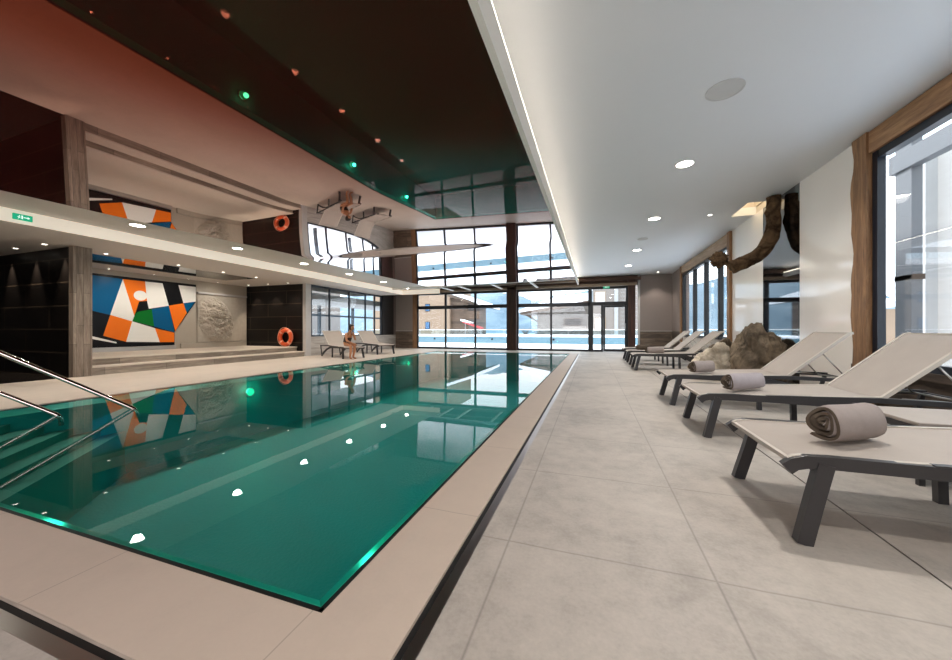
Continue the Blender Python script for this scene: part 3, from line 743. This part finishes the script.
for x, lab in [(-10.9, 'tiny spotlight above the black wall, right over the lifebuoy'), (-11.9, 'tiny spotlight over the middle of the lifebuoy wall'), (-12.9, 'tiny spotlight over the lifebuoy wall beside the relief')]:
    downlight(x, 10.2, 2.78, 0.05, lab, 'tiny spotlights washing the lifebuoy wall', 'lamp_small')
    lamp('SPOT', (x, 10.3, 2.74), 110, (1, 0.86, 0.7), 0.02, rot=(0, 0, 0), spot=1.1, blend=0.7, target=(x, 10.55, 0.6))
for y, lab in [(6.2, 'tiny spotlight over the blue field of the mural'), (7.3, 'tiny spotlight over the middle of the mural'), (8.3, 'tiny spotlight over the tip of the mural'), (9.3, 'tiny spotlight over the stone relief')]:
    downlight(-13.32, y, 2.78, 0.04, lab, 'tiny spotlights above the mural wall', 'lamp_small')
for y in (5.4, 6.6, 7.8, 9.2):
    lamp('SPOT', (-12.4, y, 2.74), 62, (1, 0.92, 0.82), 0.05, spot=1.9, blend=1, target=(-13.5, y, 1.3))

def exit_sign(loc_, rz, w, h, label):
    t = thing('exit_sign', label, 'sign', loc_, rz)
    MB().box(-w/2, -0.012, -h/2, w/2, 0.012, h/2, 0.003).build('sign_plate', 'exit_green', t)
    b = MB(); s_ = h*0.36; y = -0.0145
    def P(pts, ox): b.poly([(ox+p[0]*s_, y, p[1]*s_) for p in pts])
    for sx in (-1,):
        ox = -w*0.22
        P([(-0.14, 0.2), (0.16, 0.3), (0.3, -0.15), (0.02, -0.2)], ox); P([(0.02, -0.2), (0.3, -0.15), (0.62, -0.5), (0.5, -0.62)], ox)
        P([(0.02, -0.15), (0.2, -0.2), (-0.1, -0.9), (-0.26, -0.82)], ox); P([(0.12, 0.3), (0.5, 0.1), (0.62, 0.28), (0.2, 0.34)], ox); P([(-0.14, 0.2), (0.0, 0.28), (-0.35, -0.18), (-0.46, -0.08)], ox)
        P([(0.25+0.2*math.cos(a), 0.62+0.2*math.sin(a)) for a in [2*PI*q/10 for q in range(10)]], ox)
    ox = w*0.2
    P([(-1.0, 0.18), (0.2, 0.18), (0.2, -0.18), (-1.0, -0.18)], ox); P([(0.2, 0.6), (1.0, 0.0), (0.2, -0.6)], ox)
    ox = -w*0.04
    P([(-0.25, 0.8), (0.25, 0.8), (0.25, -0.8), (-0.25, -0.8)], ox)
    b.build('pictogram', 'exit_white', t)
    return t
exit_sign((-9.062, 3.12, 2.885), PI/2, 0.215, 0.10, 'small green lit emergency exit sign on the white soffit band')
exit_sign((0.60, YB-0.075, 2.955), 0, 0.27, 0.115, 'small green emergency exit sign above the glass door')

# ------------------------------------------------------------------ loungers
def make_lounger(label):
    t = thing('sun_lounger', label, 'sun lounger', group='taupe mesh sun loungers')
    W = 0.36
    fr = MB()
    for s_ in (-1, 1):
        y = s_*W
        # arched tube from nose to rear foot and up to the rear of the rail
        pth = [(0.03, 0.338), (0.06, 0.364), (0.11, 0.379), (0.22, 0.383), (0.6, 0.382), (0.95, 0.374), (1.15, 0.360), (1.30, 0.338), (1.52, 0.27), (1.75, 0.165), (1.98, 0.012)]
        fr.bar([(x, y, z) for x, z in pth], 0.038, 0.058, side=(0, 1, 0))
        fr.bar([(1.96, y, 0.02), (2.06, y, 0.395)], 0.034, 0.036, side=(0, 1, 0))
        # side rail carrying the sling
        fr.bar([(0.55, y, 0.395), (1.33, y, 0.418), (2.08, y, 0.405)], 0.036, 0.042, side=(0, 1, 0))
    for x, z in ((0.14, 0.355), (1.0, 0.36), (2.06, 0.395)): fr.bar([(x, -W, z), (x, W, z)], 0.03, 0.03, side=(1, 0, 0))
    fr.build('frame', 'dark_frame', t)
    for s_ in (-1, 1):
        lg = MB(); y = s_*W
        lg.bar([(0.085, y*1.06, 0.0), (0.135, y*1.02, 0.20), (0.178, y, 0.375)], 0.05, 0.062, side=(0, 1, 0)); lg.build('leg', 'dark_frame', t)
        lg = MB(); lg.bar([(1.06, y*0.95, 0.0), (1.05, y*0.95, 0.38)], 0.04, 0.045, side=(0, 1, 0)); lg.build('leg', 'dark_frame', t)
    # seat sling
    s = MB(); prof = [(0.045, 0.380), (0.065, 0.392), (0.11, 0.400), (0.35, 0.402), (0.8, 0.415), (1.335, 0.440)]
    def strip(pr, w, th, mb, sag=0.0, i0=0):
        n = len(pr); nv = 9
        rows = []
        for (x, z) in pr:
            rows.append([Vector((x, -w+2*w*j/(nv-1), z-sag*(1-(2*j/(nv-1)-1)**2))) for j in range(nv)])
        for off in (0, -th):
            vs = [[mb.bm.verts.new(p+Vector((0, 0, off))) for p in r] for r in rows]
            for i in range(n-1):
                for j in range(nv-1):
                    f_ = mb.bm.faces.new((vs[i][j], vs[i+1][j], vs[i+1][j+1], vs[i][j+1])); f_.material_index = mb.mi; f_.smooth = True
    strip(prof, 0.335, 0.012, s, 0.012)
    for s_ in (-1, 1): s.mat(1).bar([(x, s_*0.345, z-0.004) for x, z in prof], 0.026, 0.022, side=(0, 1, 0))
    s.bar([(0.046, -0.345, 0.378), (0.046, 0.345, 0.378)], 0.02, 0.02, side=(1, 0, 0))
    s.build('seat', ['sling', 'sling_edge'], t)
    # backrest
    s = MB(); x0, z0, x1, z1 = 1.345, 0.440, 1.93, 0.962
    pr = [(x0+(x1-x0)*q/6, z0+(z1-z0)*q/6) for q in range(7)]
    pr2 = pr+[(x1+0.035, z1+0.008)]
    strip(pr2, 0.335, 0.012, s, 0.012)
    for s_ in (-1, 1): s.mat(1).bar([(x, s_*0.347, z-0.006) for x, z in pr2], 0.026, 0.030, side=(0, 1, 0))
    s.bar([(x1+0.03, -0.345, z1), (x1+0.03, 0.345, z1)], 0.024, 0.02, side=(1, 0, 0))
    s.build('backrest', ['sling', 'sling_edge'], t)
    st = MB()
    for s_ in (-1, 1):
        y = s_*0.30
        st.tube([(1.70, y, 0.725), (1.95, y, 0.41)], 0.008, 8)
        st.tube([(1.50, y, 0.43), (1.95, y, 0.41)], 0.008, 8)
    st.tube([(1.70, -0.3, 0.725), (1.70, 0.3, 0.725)], 0.009, 8); st.tube([(1.95, -0.34, 0.41), (1.95, 0.34, 0.41)], 0.009, 8)
    st.build('support_strut', 'steel', t)
    return t
LL = [(0.85, 2.42, 0, 'taupe sun lounger in front of the low side table, large rolled towel on its seat'),
      (0.925, 4.14, 0.0, 'taupe sun lounger with a lilac grey towel, before the large window'),
      (0.92, 5.60, 0.0, 'taupe sun lounger with a small brown towel, in front of the boulders'),
      (0.93, 9.83, 0, 'taupe sun lounger beyond the boulders with a grey towel on its seat'),
      (0.93, 11.28, 0, 'middle one of the three small loungers beyond the boulders, dark towel on it'),
      (0.94, 12.72, 0, 'bare sun lounger nearest the glass door and taupe corner wall'),
      (-7.90, 10.22, math.radians(154), 'sun lounger beside the pool with the person sitting on it'),
      (-8.02, 12.42, math.radians(153), 'empty sun lounger by the tall side windows next to the seated person')]
first = None
for x, y, rz, lab in LL:
    if first is None: o = first = make_lounger(lab)
    else: o = copy_tree(first)
    o.location = (x, y, 0); o.rotation_euler = (0, 0, rz); o['label'] = lab

# low side table
t = thing('side_table', 'low beige topped side table between two loungers', 'side table', (2.33, 3.28, 0))
MB().box(-0.36, -0.28, 0.385, 0.36, 0.28, 0.41, 0.006).build('table_top', 'sling', t)
b = MB()
for s_ in (-1, 1): b.box(-0.36, s_*0.265-0.015, 0.345, 0.36, s_*0.265+0.015, 0.384); b.box(s_*0.345-0.015, -0.25, 0.345, s_*0.345+0.015, 0.25, 0.384)
b.build('apron', 'dark_frame', t)
for sx in (-1, 1):
    for sy in (-1, 1): MB().bar([(sx*0.33, sy*0.25, 0), (sx*0.33, sy*0.25, 0.35)], 0.03, 0.03, side=(0, 1, 0)).build('leg', 'dark_frame', t)

# rolled towels
def towel(loc_, rz, R, L, label, mats):
    t = thing('rolled_towel', label, 'towel', loc_, rz, 'rolled towels on the loungers')
    b = MB(); n = 90; turns = 3.6; th = R/(turns+0.3)
    outer = []; 
    def rad(a): return max(0.004, th*a/(2*PI)+0.15*th)
    A = 2*PI*turns
    def sec(a, off): 
        r_ = (rad(a)+off)*(1+0.025*math.sin(3*a+1)); p = Vector((0, math.cos(a)*r_, math.sin(a)*r_*0.93)); return p
    ph = -0.9-A
    rows = 10
    def fn(off):
        vs = []
        for i in range(n+1):
            a = A*i/n
            p = sec(a, off); c, s_ = math.cos(ph), math.sin(ph)
            y, z = p.y*c-p.z*s_, p.y*s_+p.z*c
            z = max(z, -R*0.93)
            row = []
            for j in range(rows+1):
                u = j/rows; x = L*(u-0.5)
                wv = 1+0.02*math.sin(u*9+a*1.3)+0.02*noise.noise(Vector((u*5, a, R*9)))
                ed = 0.92 if j in (0, rows) else 1
                row.append(b.bm.verts.new((x+0.012*math.sin(a*2.1)*(1 if j in (0, rows) else 0), y*wv*ed, z*wv*ed)))
            vs.append(row)
        return vs
    vo = fn(0.0); vi = fn(-th*0.62)
    for i in range(n):
        for j in range(rows):
            for vv, fl in ((vo, 0), (vi, 1)):
                f_ = b.bm.faces.new((vv[i][j], vv[i+1][j], vv[i+1][j+1], vv[i][j+1])); f_.smooth = True; f_.material_index = fl
        for j in (0, rows):
            f_ = b.bm.faces.new((vo[i][j], vo[i+1][j], vi[i+1][j], vi[i][j])); f_.material_index = 1
    for j in range(rows):
        f_ = b.bm.faces.new((vo[n][j], vo[n][j+1], vi[n][j+1], vi[n][j])); f_.material_index = 0
    b.build('towel_roll', mats, t)
    
    return t
towel((1.30, 2.42, 0.407+0.102), 0.55, 0.110, 0.34, 'large taupe rolled towel on the lounger beside the side table', ['towel_brown', 'towel_dark'])
towel((1.42, 4.12, 0.412+0.085), 0.6, 0.092, 0.42, 'lilac grey rolled towel with a dark spiral end', ['towel_lilac', 'towel_dark'])
towel((1.44, 5.58, 0.412+0.085), 0.6, 0.092, 0.34, 'small brown rolled towel on the lounger before the boulders', ['towel_brown', 'towel_dark'])
towel((1.50, 9.8, 0.412+0.083), 0.3, 0.09, 0.42, 'rolled grey towel on the first lounger beyond the boulders', ['towel_brown', 'towel_dark'])
towel((1.40, 11.25, 0.412+0.083), 0.3, 0.09, 0.36, 'rolled dark towel on the middle lounger beyond the boulders', ['towel_dark', 'towel_dark'])

# ------------------------------------------------------------------ boulders and branch
def boulder(c, r, sc, seed, label, mat):
    def fn(d):
        p = d*1.5+Vector((seed, seed*0.7, seed*1.3))
        k = 1+0.34*noise.noise(p)-0.16*abs(noise.noise(p*2.2))+0.10*noise.noise(p*2.6)+0.07*noise.noise(p*6)+0.035*noise.noise(p*13)
        # facet look
        for ax in (Vector((0.6, -0.7, 0.3)), Vector((-0.8, -0.2, 0.5)), Vector((-0.2, -0.9, -0.1)), Vector((-0.5, 0.3, 0.8)), Vector((0.4, 0.2, 0.9))):
            a = ax.normalized().dot(d)
            if a > 0.6: k *= 1-0.55*(a-0.6)
        return k
    b = MB(); b.sphere((0, 0, 0), r, sc, 5, fn)
    o = b.build('boulder', mat); o.location = c
    me = o.data
    zmin = min(v.co.z for v in me.vertices)
    for v in me.vertices:
        if v.co.z+c[2] < 0.0: v.co.z = -c[2]
    # settle on the floor, keep off the wall
    for v in me.vertices:
        if v.co.x+c[0] > XR-0.03: v.co.x = XR-0.03-c[0]
    return tag(o, label, 'boulder', 'natural boulders along the right wall')
boulder((2.74, 7.35, 0.52), 0.62, (0.66, 0.84, 1.12), 3.1, 'big brown cracked boulder before the mirror black panel', 'rock_brown')
boulder((2.42, 8.22, 0.30), 0.48, (1.1, 0.62, 0.93), 9.4, 'pale cream boulder beside the big brown boulder', 'rock_pale')
boulder((2.70, 8.98, 0.40), 0.50, (0.9, 0.70, 0.92), 5.3, 'low brown boulder behind the pale cream boulder', 'rock_brown')

pts = [(3.13, 7.72, 3.43), (3.13, 7.72, 3.30), (3.12, 7.72, 3.12), (3.13, 7.72, 2.90), (3.08, 7.72, 2.68), (2.98, 7.72, 2.48), (2.84, 7.72, 2.35), (2.70, 7.72, 2.27), (2.56, 7.72, 2.215), (2.46, 7.72, 2.17)]
def smooth_path(P, n=6):
    P = [Vector(p) for p in P]; out = []
    for i in range(len(P)-1):
        p0, p1, p2, p3 = P[max(i-1, 0)], P[i], P[i+1], P[min(i+2, len(P)-1)]
        for k in range(n):
            t = k/n
            out.append(0.5*((2*p1)+(-p0+p2)*t+(2*p0-5*p1+4*p2-p3)*t*t+(-p0+3*p1-3*p2+p3)*t**3))
    out.append(P[-1]); return out
t = thing('hanging_branch', 'gnarled dark branch hanging from the lit ceiling recess', 'branch', (3.14, 7.72, 2.7))
sp = [p-Vector((3.14, 7.72, 2.7)) for p in smooth_path(pts)]
rr = [0.098+0.028*(i/len(sp)) for i in range(len(sp))]
rr[-1] = 0.085
def barkfn(q, p):
    d = (q-p); n = d.normalized()
    return p+d*(1+0.22*noise.noise(n*1.9+p*2.2)+0.20*noise.noise(n*3.6+p*3.4)+0.07*noise.noise(q*13))
MB().tube(sp, rr, 32, fn=barkfn).build('trunk', 'bark', t)
MB().tube([Vector((-0.64, 0, -0.50)), Vector((-0.74, 0.0, -0.45)), Vector((-0.82, 0, -0.40))], [0.06, 0.035, 0.05], 12, fn=barkfn).build('twig', 'bark', t)
MB().sphere((-0.87, 0, -0.37), 0.125, (1, 1, 1), 4, lambda d: 1+0.55*noise.noise(d*3.1)+0.25*noise.noise(d*7)).build('knot', 'bark', t)
MB().tube([(-0.02, -0.03, 0.62), (-0.14, -0.05, 0.42), (-0.10, -0.04, 0.30)], [0.05, 0.04, 0.015], 10, fn=barkfn).build('twig', 'bark', t)

# ------------------------------------------------------------------ seated person
t = thing('person', 'person with dark hair sitting bent forward on a lounger, feet on deck', 'person', (-8.06, 10.12, 0.0), -0.35); t.scale = (0.9, 0.9, 0.9)
def skin_mesh(name, verts, edges, radii, parent, mat, root=0, sub=2):
    me = bpy.data.meshes.new(name); me.from_pydata([Vector(v) for v in verts], edges, [])
    o = bpy.data.objects.new(name, me); C.objects.link(o)
    md = o.modifiers.new('skin', 'SKIN'); md.use_smooth_shade = True
    for i, r in enumerate(radii):
        sv = me.skin_vertices[0].data[i]; sv.radius = (r, r) if not isinstance(r, tuple) else r; sv.use_root = (i == root)
    s2 = o.modifiers.new('sub', 'SUBSURF'); s2.levels = sub; s2.render_levels = sub
    me.materials.append(M[mat]); o.parent = parent; return o
# local frame: +x is the direction she faces, +y her left
V = []; E = []; R = []
def av(p, r, link=None):
    V.append(p); R.append(r)
    if link is not None: E.append((link, len(V)-1))
    return len(V)-1
pel = av((-0.18, 0, 0.585), (0.14, 0.105)); wai = av((-0.13, 0, 0.70), (0.115, 0.09), pel); che = av((-0.03, 0, 0.88), (0.135, 0.10), wai); nk0 = av((0.06, 0, 1.02), 0.055, che); nk = av((0.11, 0, 1.08), 0.048, nk0)
hd = av((0.155, 0, 1.15), 0.075, nk); av((0.17, 0, 1.23), 0.082, hd)
for s_ in (1, -1):
    hip = av((-0.13, s_*0.09, 0.555), 0.078, pel); kn = av((0.26, s_*0.085, 0.525), 0.058, hip); mid = av((0.24, s_*0.075, 0.30), 0.056, kn); an = av((0.17, s_*0.07, 0.075), 0.036, mid); av((0.20, s_*0.07, 0.04), 0.036, an); av((0.34, s_*0.09, 0.028), 0.026, len(V)-1)
    sh = av((0.02, s_*0.165, 0.965), 0.055, nk0 if False else che)
    if s_ == 1: el = av((0.16, s_*0.17, 0.72), 0.042, sh); wr = av((0.28, s_*0.06, 0.90), 0.030, el); hn = av((0.27, s_*0.02, 0.97), 0.030, wr)
    else: el = av((0.14, s_*0.19, 0.70), 0.042, sh); wr = av((0.27, s_*0.02, 0.60), 0.030, el); hn = av((0.32, s_*-0.03, 0.575), 0.030, wr)
    base = Vector(V[hn])
    for q in range(4):
        off = (q-1.5)*0.018
        if s_ == 1: f1 = base+Vector((-0.01, off-0.01, 0.045)); f2 = f1+Vector((-0.025, -0.005, 0.025+0.006*(1.5-abs(q-1.5))))
        else: f1 = base+Vector((0.045, 0.02+off, -0.002)); f2 = f1+Vector((0.02, 0.01, -0.032-0.005*(1.5-abs(q-1.5))))
        i1 = av(tuple(f1), 0.0095, hn); av(tuple(f2), 0.008, i1)
    th = base+(Vector((0.03, 0.01, 0.03)) if s_ == 1 else Vector((0.01, 0.055, 0.012))); av(tuple(th), 0.010, hn)
body = skin_mesh('body', V, E, R, t, 'skin', 0)
hc = Vector((0.175, 0, 1.20))
# head shape with face
def headfn(d):
    k = 1.0
    if d.z < -0.1: k *= 1-0.22*min(1, (-d.z-0.1))
    return k
hb = MB(); hb.mat(0).sphere(tuple(hc), 0.105, (0.98, 0.80, 1.16), 3, headfn)
hb.tube([hc+Vector((0.098, 0, 0.02)), hc+Vector((0.118, 0, -0.018)), hc+Vector((0.10, 0, -0.03))], [0.010, 0.016, 0.010], 8)
for s_ in (-1, 1): hb.sphere(tuple(hc+Vector((-0.005, s_*0.085, -0.005))), 0.022, (0.8, 0.45, 1.3), 2)
hb.build('head', 'skin', t)
for s_ in (-1, 1):
    eb = MB(); eb.mat(0).sphere(tuple(hc+Vector((0.088, s_*0.034, 0.018))), 0.013, (0.7, 1.2, 0.7), 2); eb.mat(1).sphere(tuple(hc+Vector((0.097, s_*0.034, 0.018))), 0.006, (0.5, 1, 1), 2); eb.build('eye', ['eye', 'hair'], t)
MB().sphere(tuple(hc+Vector((0.088, 0, -0.055))), 0.018, (0.5, 1.3, 0.45), 2).build('mouth', 'lip', t)
hh = MB()
def hairfn(d): return 1+0.05*noise.noise(d*6)
hh.sphere(tuple(hc+Vector((-0.022, 0, 0.022))), 0.112, (1.0, 0.90, 1.12), 4, hairfn)
hh.sphere(tuple(hc+Vector((-0.11, 0, 0.06))), 0.058, (1, 1, 1), 3, lambda d: 1+0.12*noise.noise(d*7))
hh.build('hair', 'hair', t)
sw = skin_mesh('swimsuit', [(-0.19, 0, 0.575), (-0.15, 0, 0.67), (-0.07, 0, 0.82), (-0.02, 0, 0.90)], [(0, 1), (1, 2), (2, 3)], [(0.162, 0.130), (0.150, 0.130), (0.172, 0.142), (0.135, 0.122)], t, 'swim', 0)
sb = MB()
for s_ in (-1, 1): sb.tube([(0.07, s_*0.07, 0.93), (0.04, s_*0.095, 1.005), (-0.05, s_*0.09, 0.99), (-0.13, s_*0.06, 0.88)], 0.010, 8)
sb.build('strap', 'swim', t)

sd = bpy.data.lights.new('siding_fill_sun', 'SUN'); sd.energy = 8.0; sd.angle = 0.35; sd.color = (1, 0.98, 0.95)  # sun lamp added to brighten the annex siding under the overcast sky
so = bpy.data.objects.new('siding_fill_sun', sd); C.objects.link(so); so.rotation_euler = Vector((0.75, 0.1, -0.65)).to_track_quat('-Z', 'Y').to_euler()
# area fill added behind the camera to brighten the coping, no window there
lamp('AREA', (-2.6, YN+0.05, 1.75), 165, (0.98, 0.97, 1.0), size=(7.0, 1.7), rot=(PI/2, 0, 0))

# ------------------------------------------------------------------ outdoors
b = MB(); b.box(-60, YB+0.22, -0.4, 60, 140, 0.02); b.box(XR+0.32, -20, -0.4, 60, YB+0.22, 0.02); b.box(-60, 10.8, -0.4, -10.62, YB+0.22, 0.02)
struct('ground_snow', b, 'snow', 'snow covered ground outside', 'ground')
t = thing('outdoor_pool', 'raised outdoor pool with pale blue wall and snowy rim', 'pool', (-4, 25, 0))
MB().box(-16, 0, 0.02, 14, 0.15, 0.50).build('wall', 'tub', t)
MB().box(-16, -0.1, 0.50, 14, 3.0, 0.62, 0.03).build('snow_rim', 'snow', t)
for x in (-7.8, -3.1, 1.4, 3.9):
    MB().disc((x, -0.005, 0.32), 0.07, 16, (0, -1, 0), 0.03).build('jet', 'win_dark', t)
t = thing('glass_balustrade', 'glass balustrade with pale handrail beyond the outdoor pool', 'balustrade', (-4, 28.2, 0))
b = MB(); b.box(-16, -0.02, 1.0, 16, 0.02, 1.05); b.build('handrail', 'ring', t)
b = MB(); b.box(-16, -0.006, 0.35, 16, 0.006, 1.0); b.build('glass_panel', 'rail_glass', t)
for k_ in range(13): MB().box(-16+k_*2.6, -0.02, 0.02, -15.96+k_*2.6, 0.02, 1.0).build('post', 'ext_grey', t)

t = thing('apartment_building', 'beige building with small blue windows and a timber end beside it', 'building', (-19, 40, 0))
MB().box(-9, 0, 0, 2.15, 8, 9).build('wall', 'facade', t)
MB().box(2.15, 0.5, 0, 4.45, 8, 4.9).build('timber_wing', 'facade_wood', t)
b = MB(); b.poly([(1.9, -0.6, 5.6), (5.2, -0.6, 4.5), (6.4, -0.6, 3.9), (6.4, -0.6, 4.15), (5.2, -0.6, 4.8), (1.9, -0.6, 5.95)], (0, 9, 0)); b.build('snowy_roof', 'snow', t)
b = MB(); b.poly([(1.9, -0.5, 5.5), (5.2, -0.5, 4.4), (6.2, -0.5, 3.85), (5.2, -0.5, 4.2), (1.9, -0.5, 5.2)], (0, 8.6, 0)); b.build('eave', 'facade_wood', t)
MB().box(4.45, -0.2, 2.3, 6.1, 1.2, 3.3).build('balcony', 'facade_wood', t)
for (x, z) in ((-1.2, 3.35), (-1.2, 1.1), (-5, 3.35), (-5, 1.1)):
    f = MB().box(x, -0.05, z, x+0.65, 0.02, z+0.95).build('window', 'win_dark', t); MB().box(x+0.06, -0.07, z+0.06, x+0.59, -0.045, z+0.89).build('pane', 'win_blue', f)
t = thing('awning', 'small red sloped awning with snow beside the beige building', 'awning', (-13.9, 39, 0))
b = MB(); b.poly([(-0.9, 0, 2.1), (1.4, 0, 1.3), (1.4, 0, 1.12), (-0.9, 0, 1.9)], (0, 1.2, 0)); b.build('canopy', 'awning', t)
b = MB(); b.poly([(-1.1, -0.05, 2.3), (0.1, -0.05, 1.95), (0.1, -0.05, 1.8), (-1.1, -0.05, 2.1)], (0, 1.3, 0)); b.build('snow_cap', 'snow', t)
for x in (-0.7, 1.2): MB().box(x-0.03, 0.5, 0.02, x+0.03, 0.56, 1.3 if x > 0 else 1.9).build('post', 'ext_grey', t)

t = thing('chalet', 'stone chalet with dark balcony opening and deep snowy roof', 'building', (-3.0, 40, 0))
MB().box(-3.0, 0, 0, 2.6, 6, 3.6).build('wall', 'chalet_stone', t)
b = MB(); b.poly([(-5.0, -0.9, 3.0), (2.6, -0.9, 4.2), (2.6, -0.9, 4.95), (-0.4, -0.9, 4.8), (-5.0, -0.9, 3.25)], (0, 8, 0)); b.build('snowy_roof', 'snow', t)
b = MB(); b.poly([(-4.8, -0.7, 2.75), (2.6, -0.7, 3.8), (2.6, -0.7, 4.2), (-4.9, -0.7, 3.02)], (0, 7, 0)); b.build('eave', 'facade_wood', t)
f = MB().box(0.0, -0.12, 1.45, 1.9, 0.05, 2.3).build('window', 'facade_wood', t); MB().box(0.1, -0.15, 1.52, 1.8, -0.11, 2.23).build('pane', 'win_dark', f)
MB().box(-0.1, -1.0, 1.05, 2.5, -0.9, 1.4).build('balcony', 'facade_grey', t)
for k_ in range(3): MB().bar([(-2.9, -0.1, 1.9), (-3.9-0.2*k_, -0.5, 2.75)], 0.1, 0.1, side=(0, 1, 0)).build('brace', 'facade_wood', t)
t = thing('stone_house', 'pale stone clad house seen through the glass door', 'building', (2.3, 38, 0))
MB().box(-2.3, 0, 0, 6, 6, 7).build('wall', 'facade_grey', t)
MB().box(-0.2, -0.25, 0.0, 0.15, 0.02, 7).build('corner_post', 'ext_grey', t)
for z in (0.9, 3.6): 
    f = MB().box(-2.1, -0.05, z, -1.0, 0.02, z+1.4).build('window', 'facade', t); MB().box(-2.0, -0.07, z+0.1, -1.1, -0.045, z+1.3).build('pane', 'pier', f)
b = MB()
for k_ in range(16): b.box(0.4, -0.04, 0.4+k_*0.4, 6, 0.02, 0.43+k_*0.4)
b.build('cladding_joint', 'ext_grey', t)
for x, y, hgt, sd, lab in [(-6.6, 36, 1.3, 1, 'bare twiggy shrub in snow before the misty hill'), (-5.3, 37, 1.0, 2, 'low bare shrub beside the stone chalet')]:
    t = thing('shrub', lab, 'shrub', (x, y, 0.02), 0, 'bare shrubs in the snow')
    random.seed(sd); b = MB()
    for q in range(26):
        a = random.uniform(0, 2*PI); l_ = random.uniform(0.5, 1)*hgt; sp_ = random.uniform(0.1, 0.8)
        b.tube([(0, 0, 0.1), (math.cos(a)*sp_*0.4, math.sin(a)*sp_*0.4, l_*0.6), (math.cos(a)*sp_, math.sin(a)*sp_, l_)], [0.04, 0.03, 0.012], 5)
    b.build('twigs', 'bush', t); MB().sphere((0, 0, 0.05), 0.55, (1, 1, 0.5), 3, lambda d: 1+0.2*noise.noise(d*3)).build('snow_heap', 'snow', t)
b = MB()
def hf(u, v):
    x = -90+u*180; y = 85+v*45
    z = -1+(14+10*noise.noise(Vector((x*0.02, 3.3, 0)))+4*noise.noise(Vector((x*0.07, 1.3, 0)))+1.2*noise.noise(Vector((x*0.3, y*0.3, 0))))*min(1, v*1.6+0.02)
    return Vector((x, y, z))
b.grid(90, 16, hf); struct('hill', b, 'hill', 'misty snowy hillside beyond the buildings', 'hill')
# outside the large side window
t = thing('timber_annex', 'pale snowy timber clad wall outside the large side window', 'building', (9.0, 6, 0))
MB().box(0, -12, 0.02, 0.2, 7.2, 5.8).build('wall', 'siding', t)
MB().box(-0.25, 7.1, 0.02, 0.15, 7.5, 5.8).build('corner_post', 'ext_grey', t)
t = thing('exterior_pillar', 'grey pillar with pale blue side outside the large window', 'pillar', (5.5, 8.55, 0.02))
MB().box(0, -0.03, 0, 0.16, 0.33, 4.5, 0.01).build('shaft', 'ext_pillar', t); MB().box(-0.04, -0.07, 0, 0.20, 0.37, 0.25, 0.01).build('foot', 'facade_grey', t)
MB().box(-0.05, -6.5, 3.95, 0.12, 0.4, 4.3, 0.01).build('eave_beam', 'ext_pillar', t)
MB().box(0.0, -0.05, 1.9, 0.18, 0.35, 2.0, 0.005).build('bracket', 'facade_wood', t)
t = thing('snow_shed', 'low grey shed in the snow outside the row of side windows', 'building', (18.5, 30, 0))
MB().box(-2, -1.5, 0.02, 2, 6, 2.3).build('wall', 'facade', t)
b = MB(); b.poly([(-2.4, -1.9, 2.2), (2.4, -1.9, 3.0), (2.4, -1.9, 3.35), (-2.4, -1.9, 2.55)], (0, 8.3, 0)); b.build('snowy_roof', 'snow', t)
# outside the left windows: covered terrace
t = thing('covered_terrace', 'grey covered terrace with dark posts outside the side windows', 'terrace', (-12.4, 14, 0))
MB().box(-0.9, -3.2, 2.25, 1.7, 6, 2.5).build('canopy', 'ext_grey', t)
for y in (-2.4, 0.2, 2.8): MB().box(-0.85, y, 0.02, -0.72, y+0.12, 2.25).build('post', 'alu_blue', t)
MB().box(-0.84, -3.2, 1.70, -0.74, 6, 1.80).build('transom', 'alu_blue', t)
t = thing('garden_house', 'pale house across the snow outside the side windows', 'building', (-21, 19, 0))
MB().box(-3, -4, 0.02, 1, 5, 4).build('wall', 'facade_grey', t)
f = MB().box(0.95, -2, 0.9, 1.05, -0.6, 2.2).build('window', 'ext_grey', t); MB().box(1.04, -1.9, 1.0, 1.07, -0.7, 2.1).build('pane', 'win_dark', f)

# ------------------------------------------------------------------ world, light, camera
w = bpy.data.worlds.new('overcast_sky'); scene.world = w; w.use_nodes = True
nt = w.node_tree; nt.nodes.clear()
tc = nt.nodes.new('ShaderNodeTexCoord'); sx = nt.nodes.new('ShaderNodeSeparateXYZ'); nt.links.new(tc.outputs['Generated'], sx.inputs[0])
rp_ = nt.nodes.new('ShaderNodeValToRGB'); nt.links.new(sx.outputs[2], rp_.inputs[0])
rp_.color_ramp.elements[0].position = 0.0; rp_.color_ramp.elements[0].color = (0.92, 0.97, 1.0, 1)
rp_.color_ramp.elements[1].position = 0.7; rp_.color_ramp.elements[1].color = (0.78, 0.89, 1.0, 1)
bg = nt.nodes.new('ShaderNodeBackground'); bg.inputs[1].default_value = 3.3; nt.links.new(rp_.outputs[0], bg.inputs[0])
ow = nt.nodes.new('ShaderNodeOutputWorld'); nt.links.new(bg.outputs[0], ow.inputs[0])

cam = bpy.data.cameras.new('camera'); co = bpy.data.objects.new('camera', cam); C.objects.link(co)
cam.sensor_width = 36; cam.lens = 348/952*36; cam.clip_start = 0.05; cam.clip_end = 400
co.location = (0, 0, 1.0); co.rotation_euler = (PI/2, 0, math.atan(116.5/348))
scene.camera = co
scene.view_settings.view_transform = 'Standard'; scene.view_settings.look = 'None'
scene.view_settings.exposure = 0.0; scene.view_settings.gamma = 1.0
scene.cycles.use_denoising = True
scene.cycles.max_bounces = 10; scene.cycles.transparent_max_bounces = 12
scene.cycles.sample_clamp_indirect = 6.0
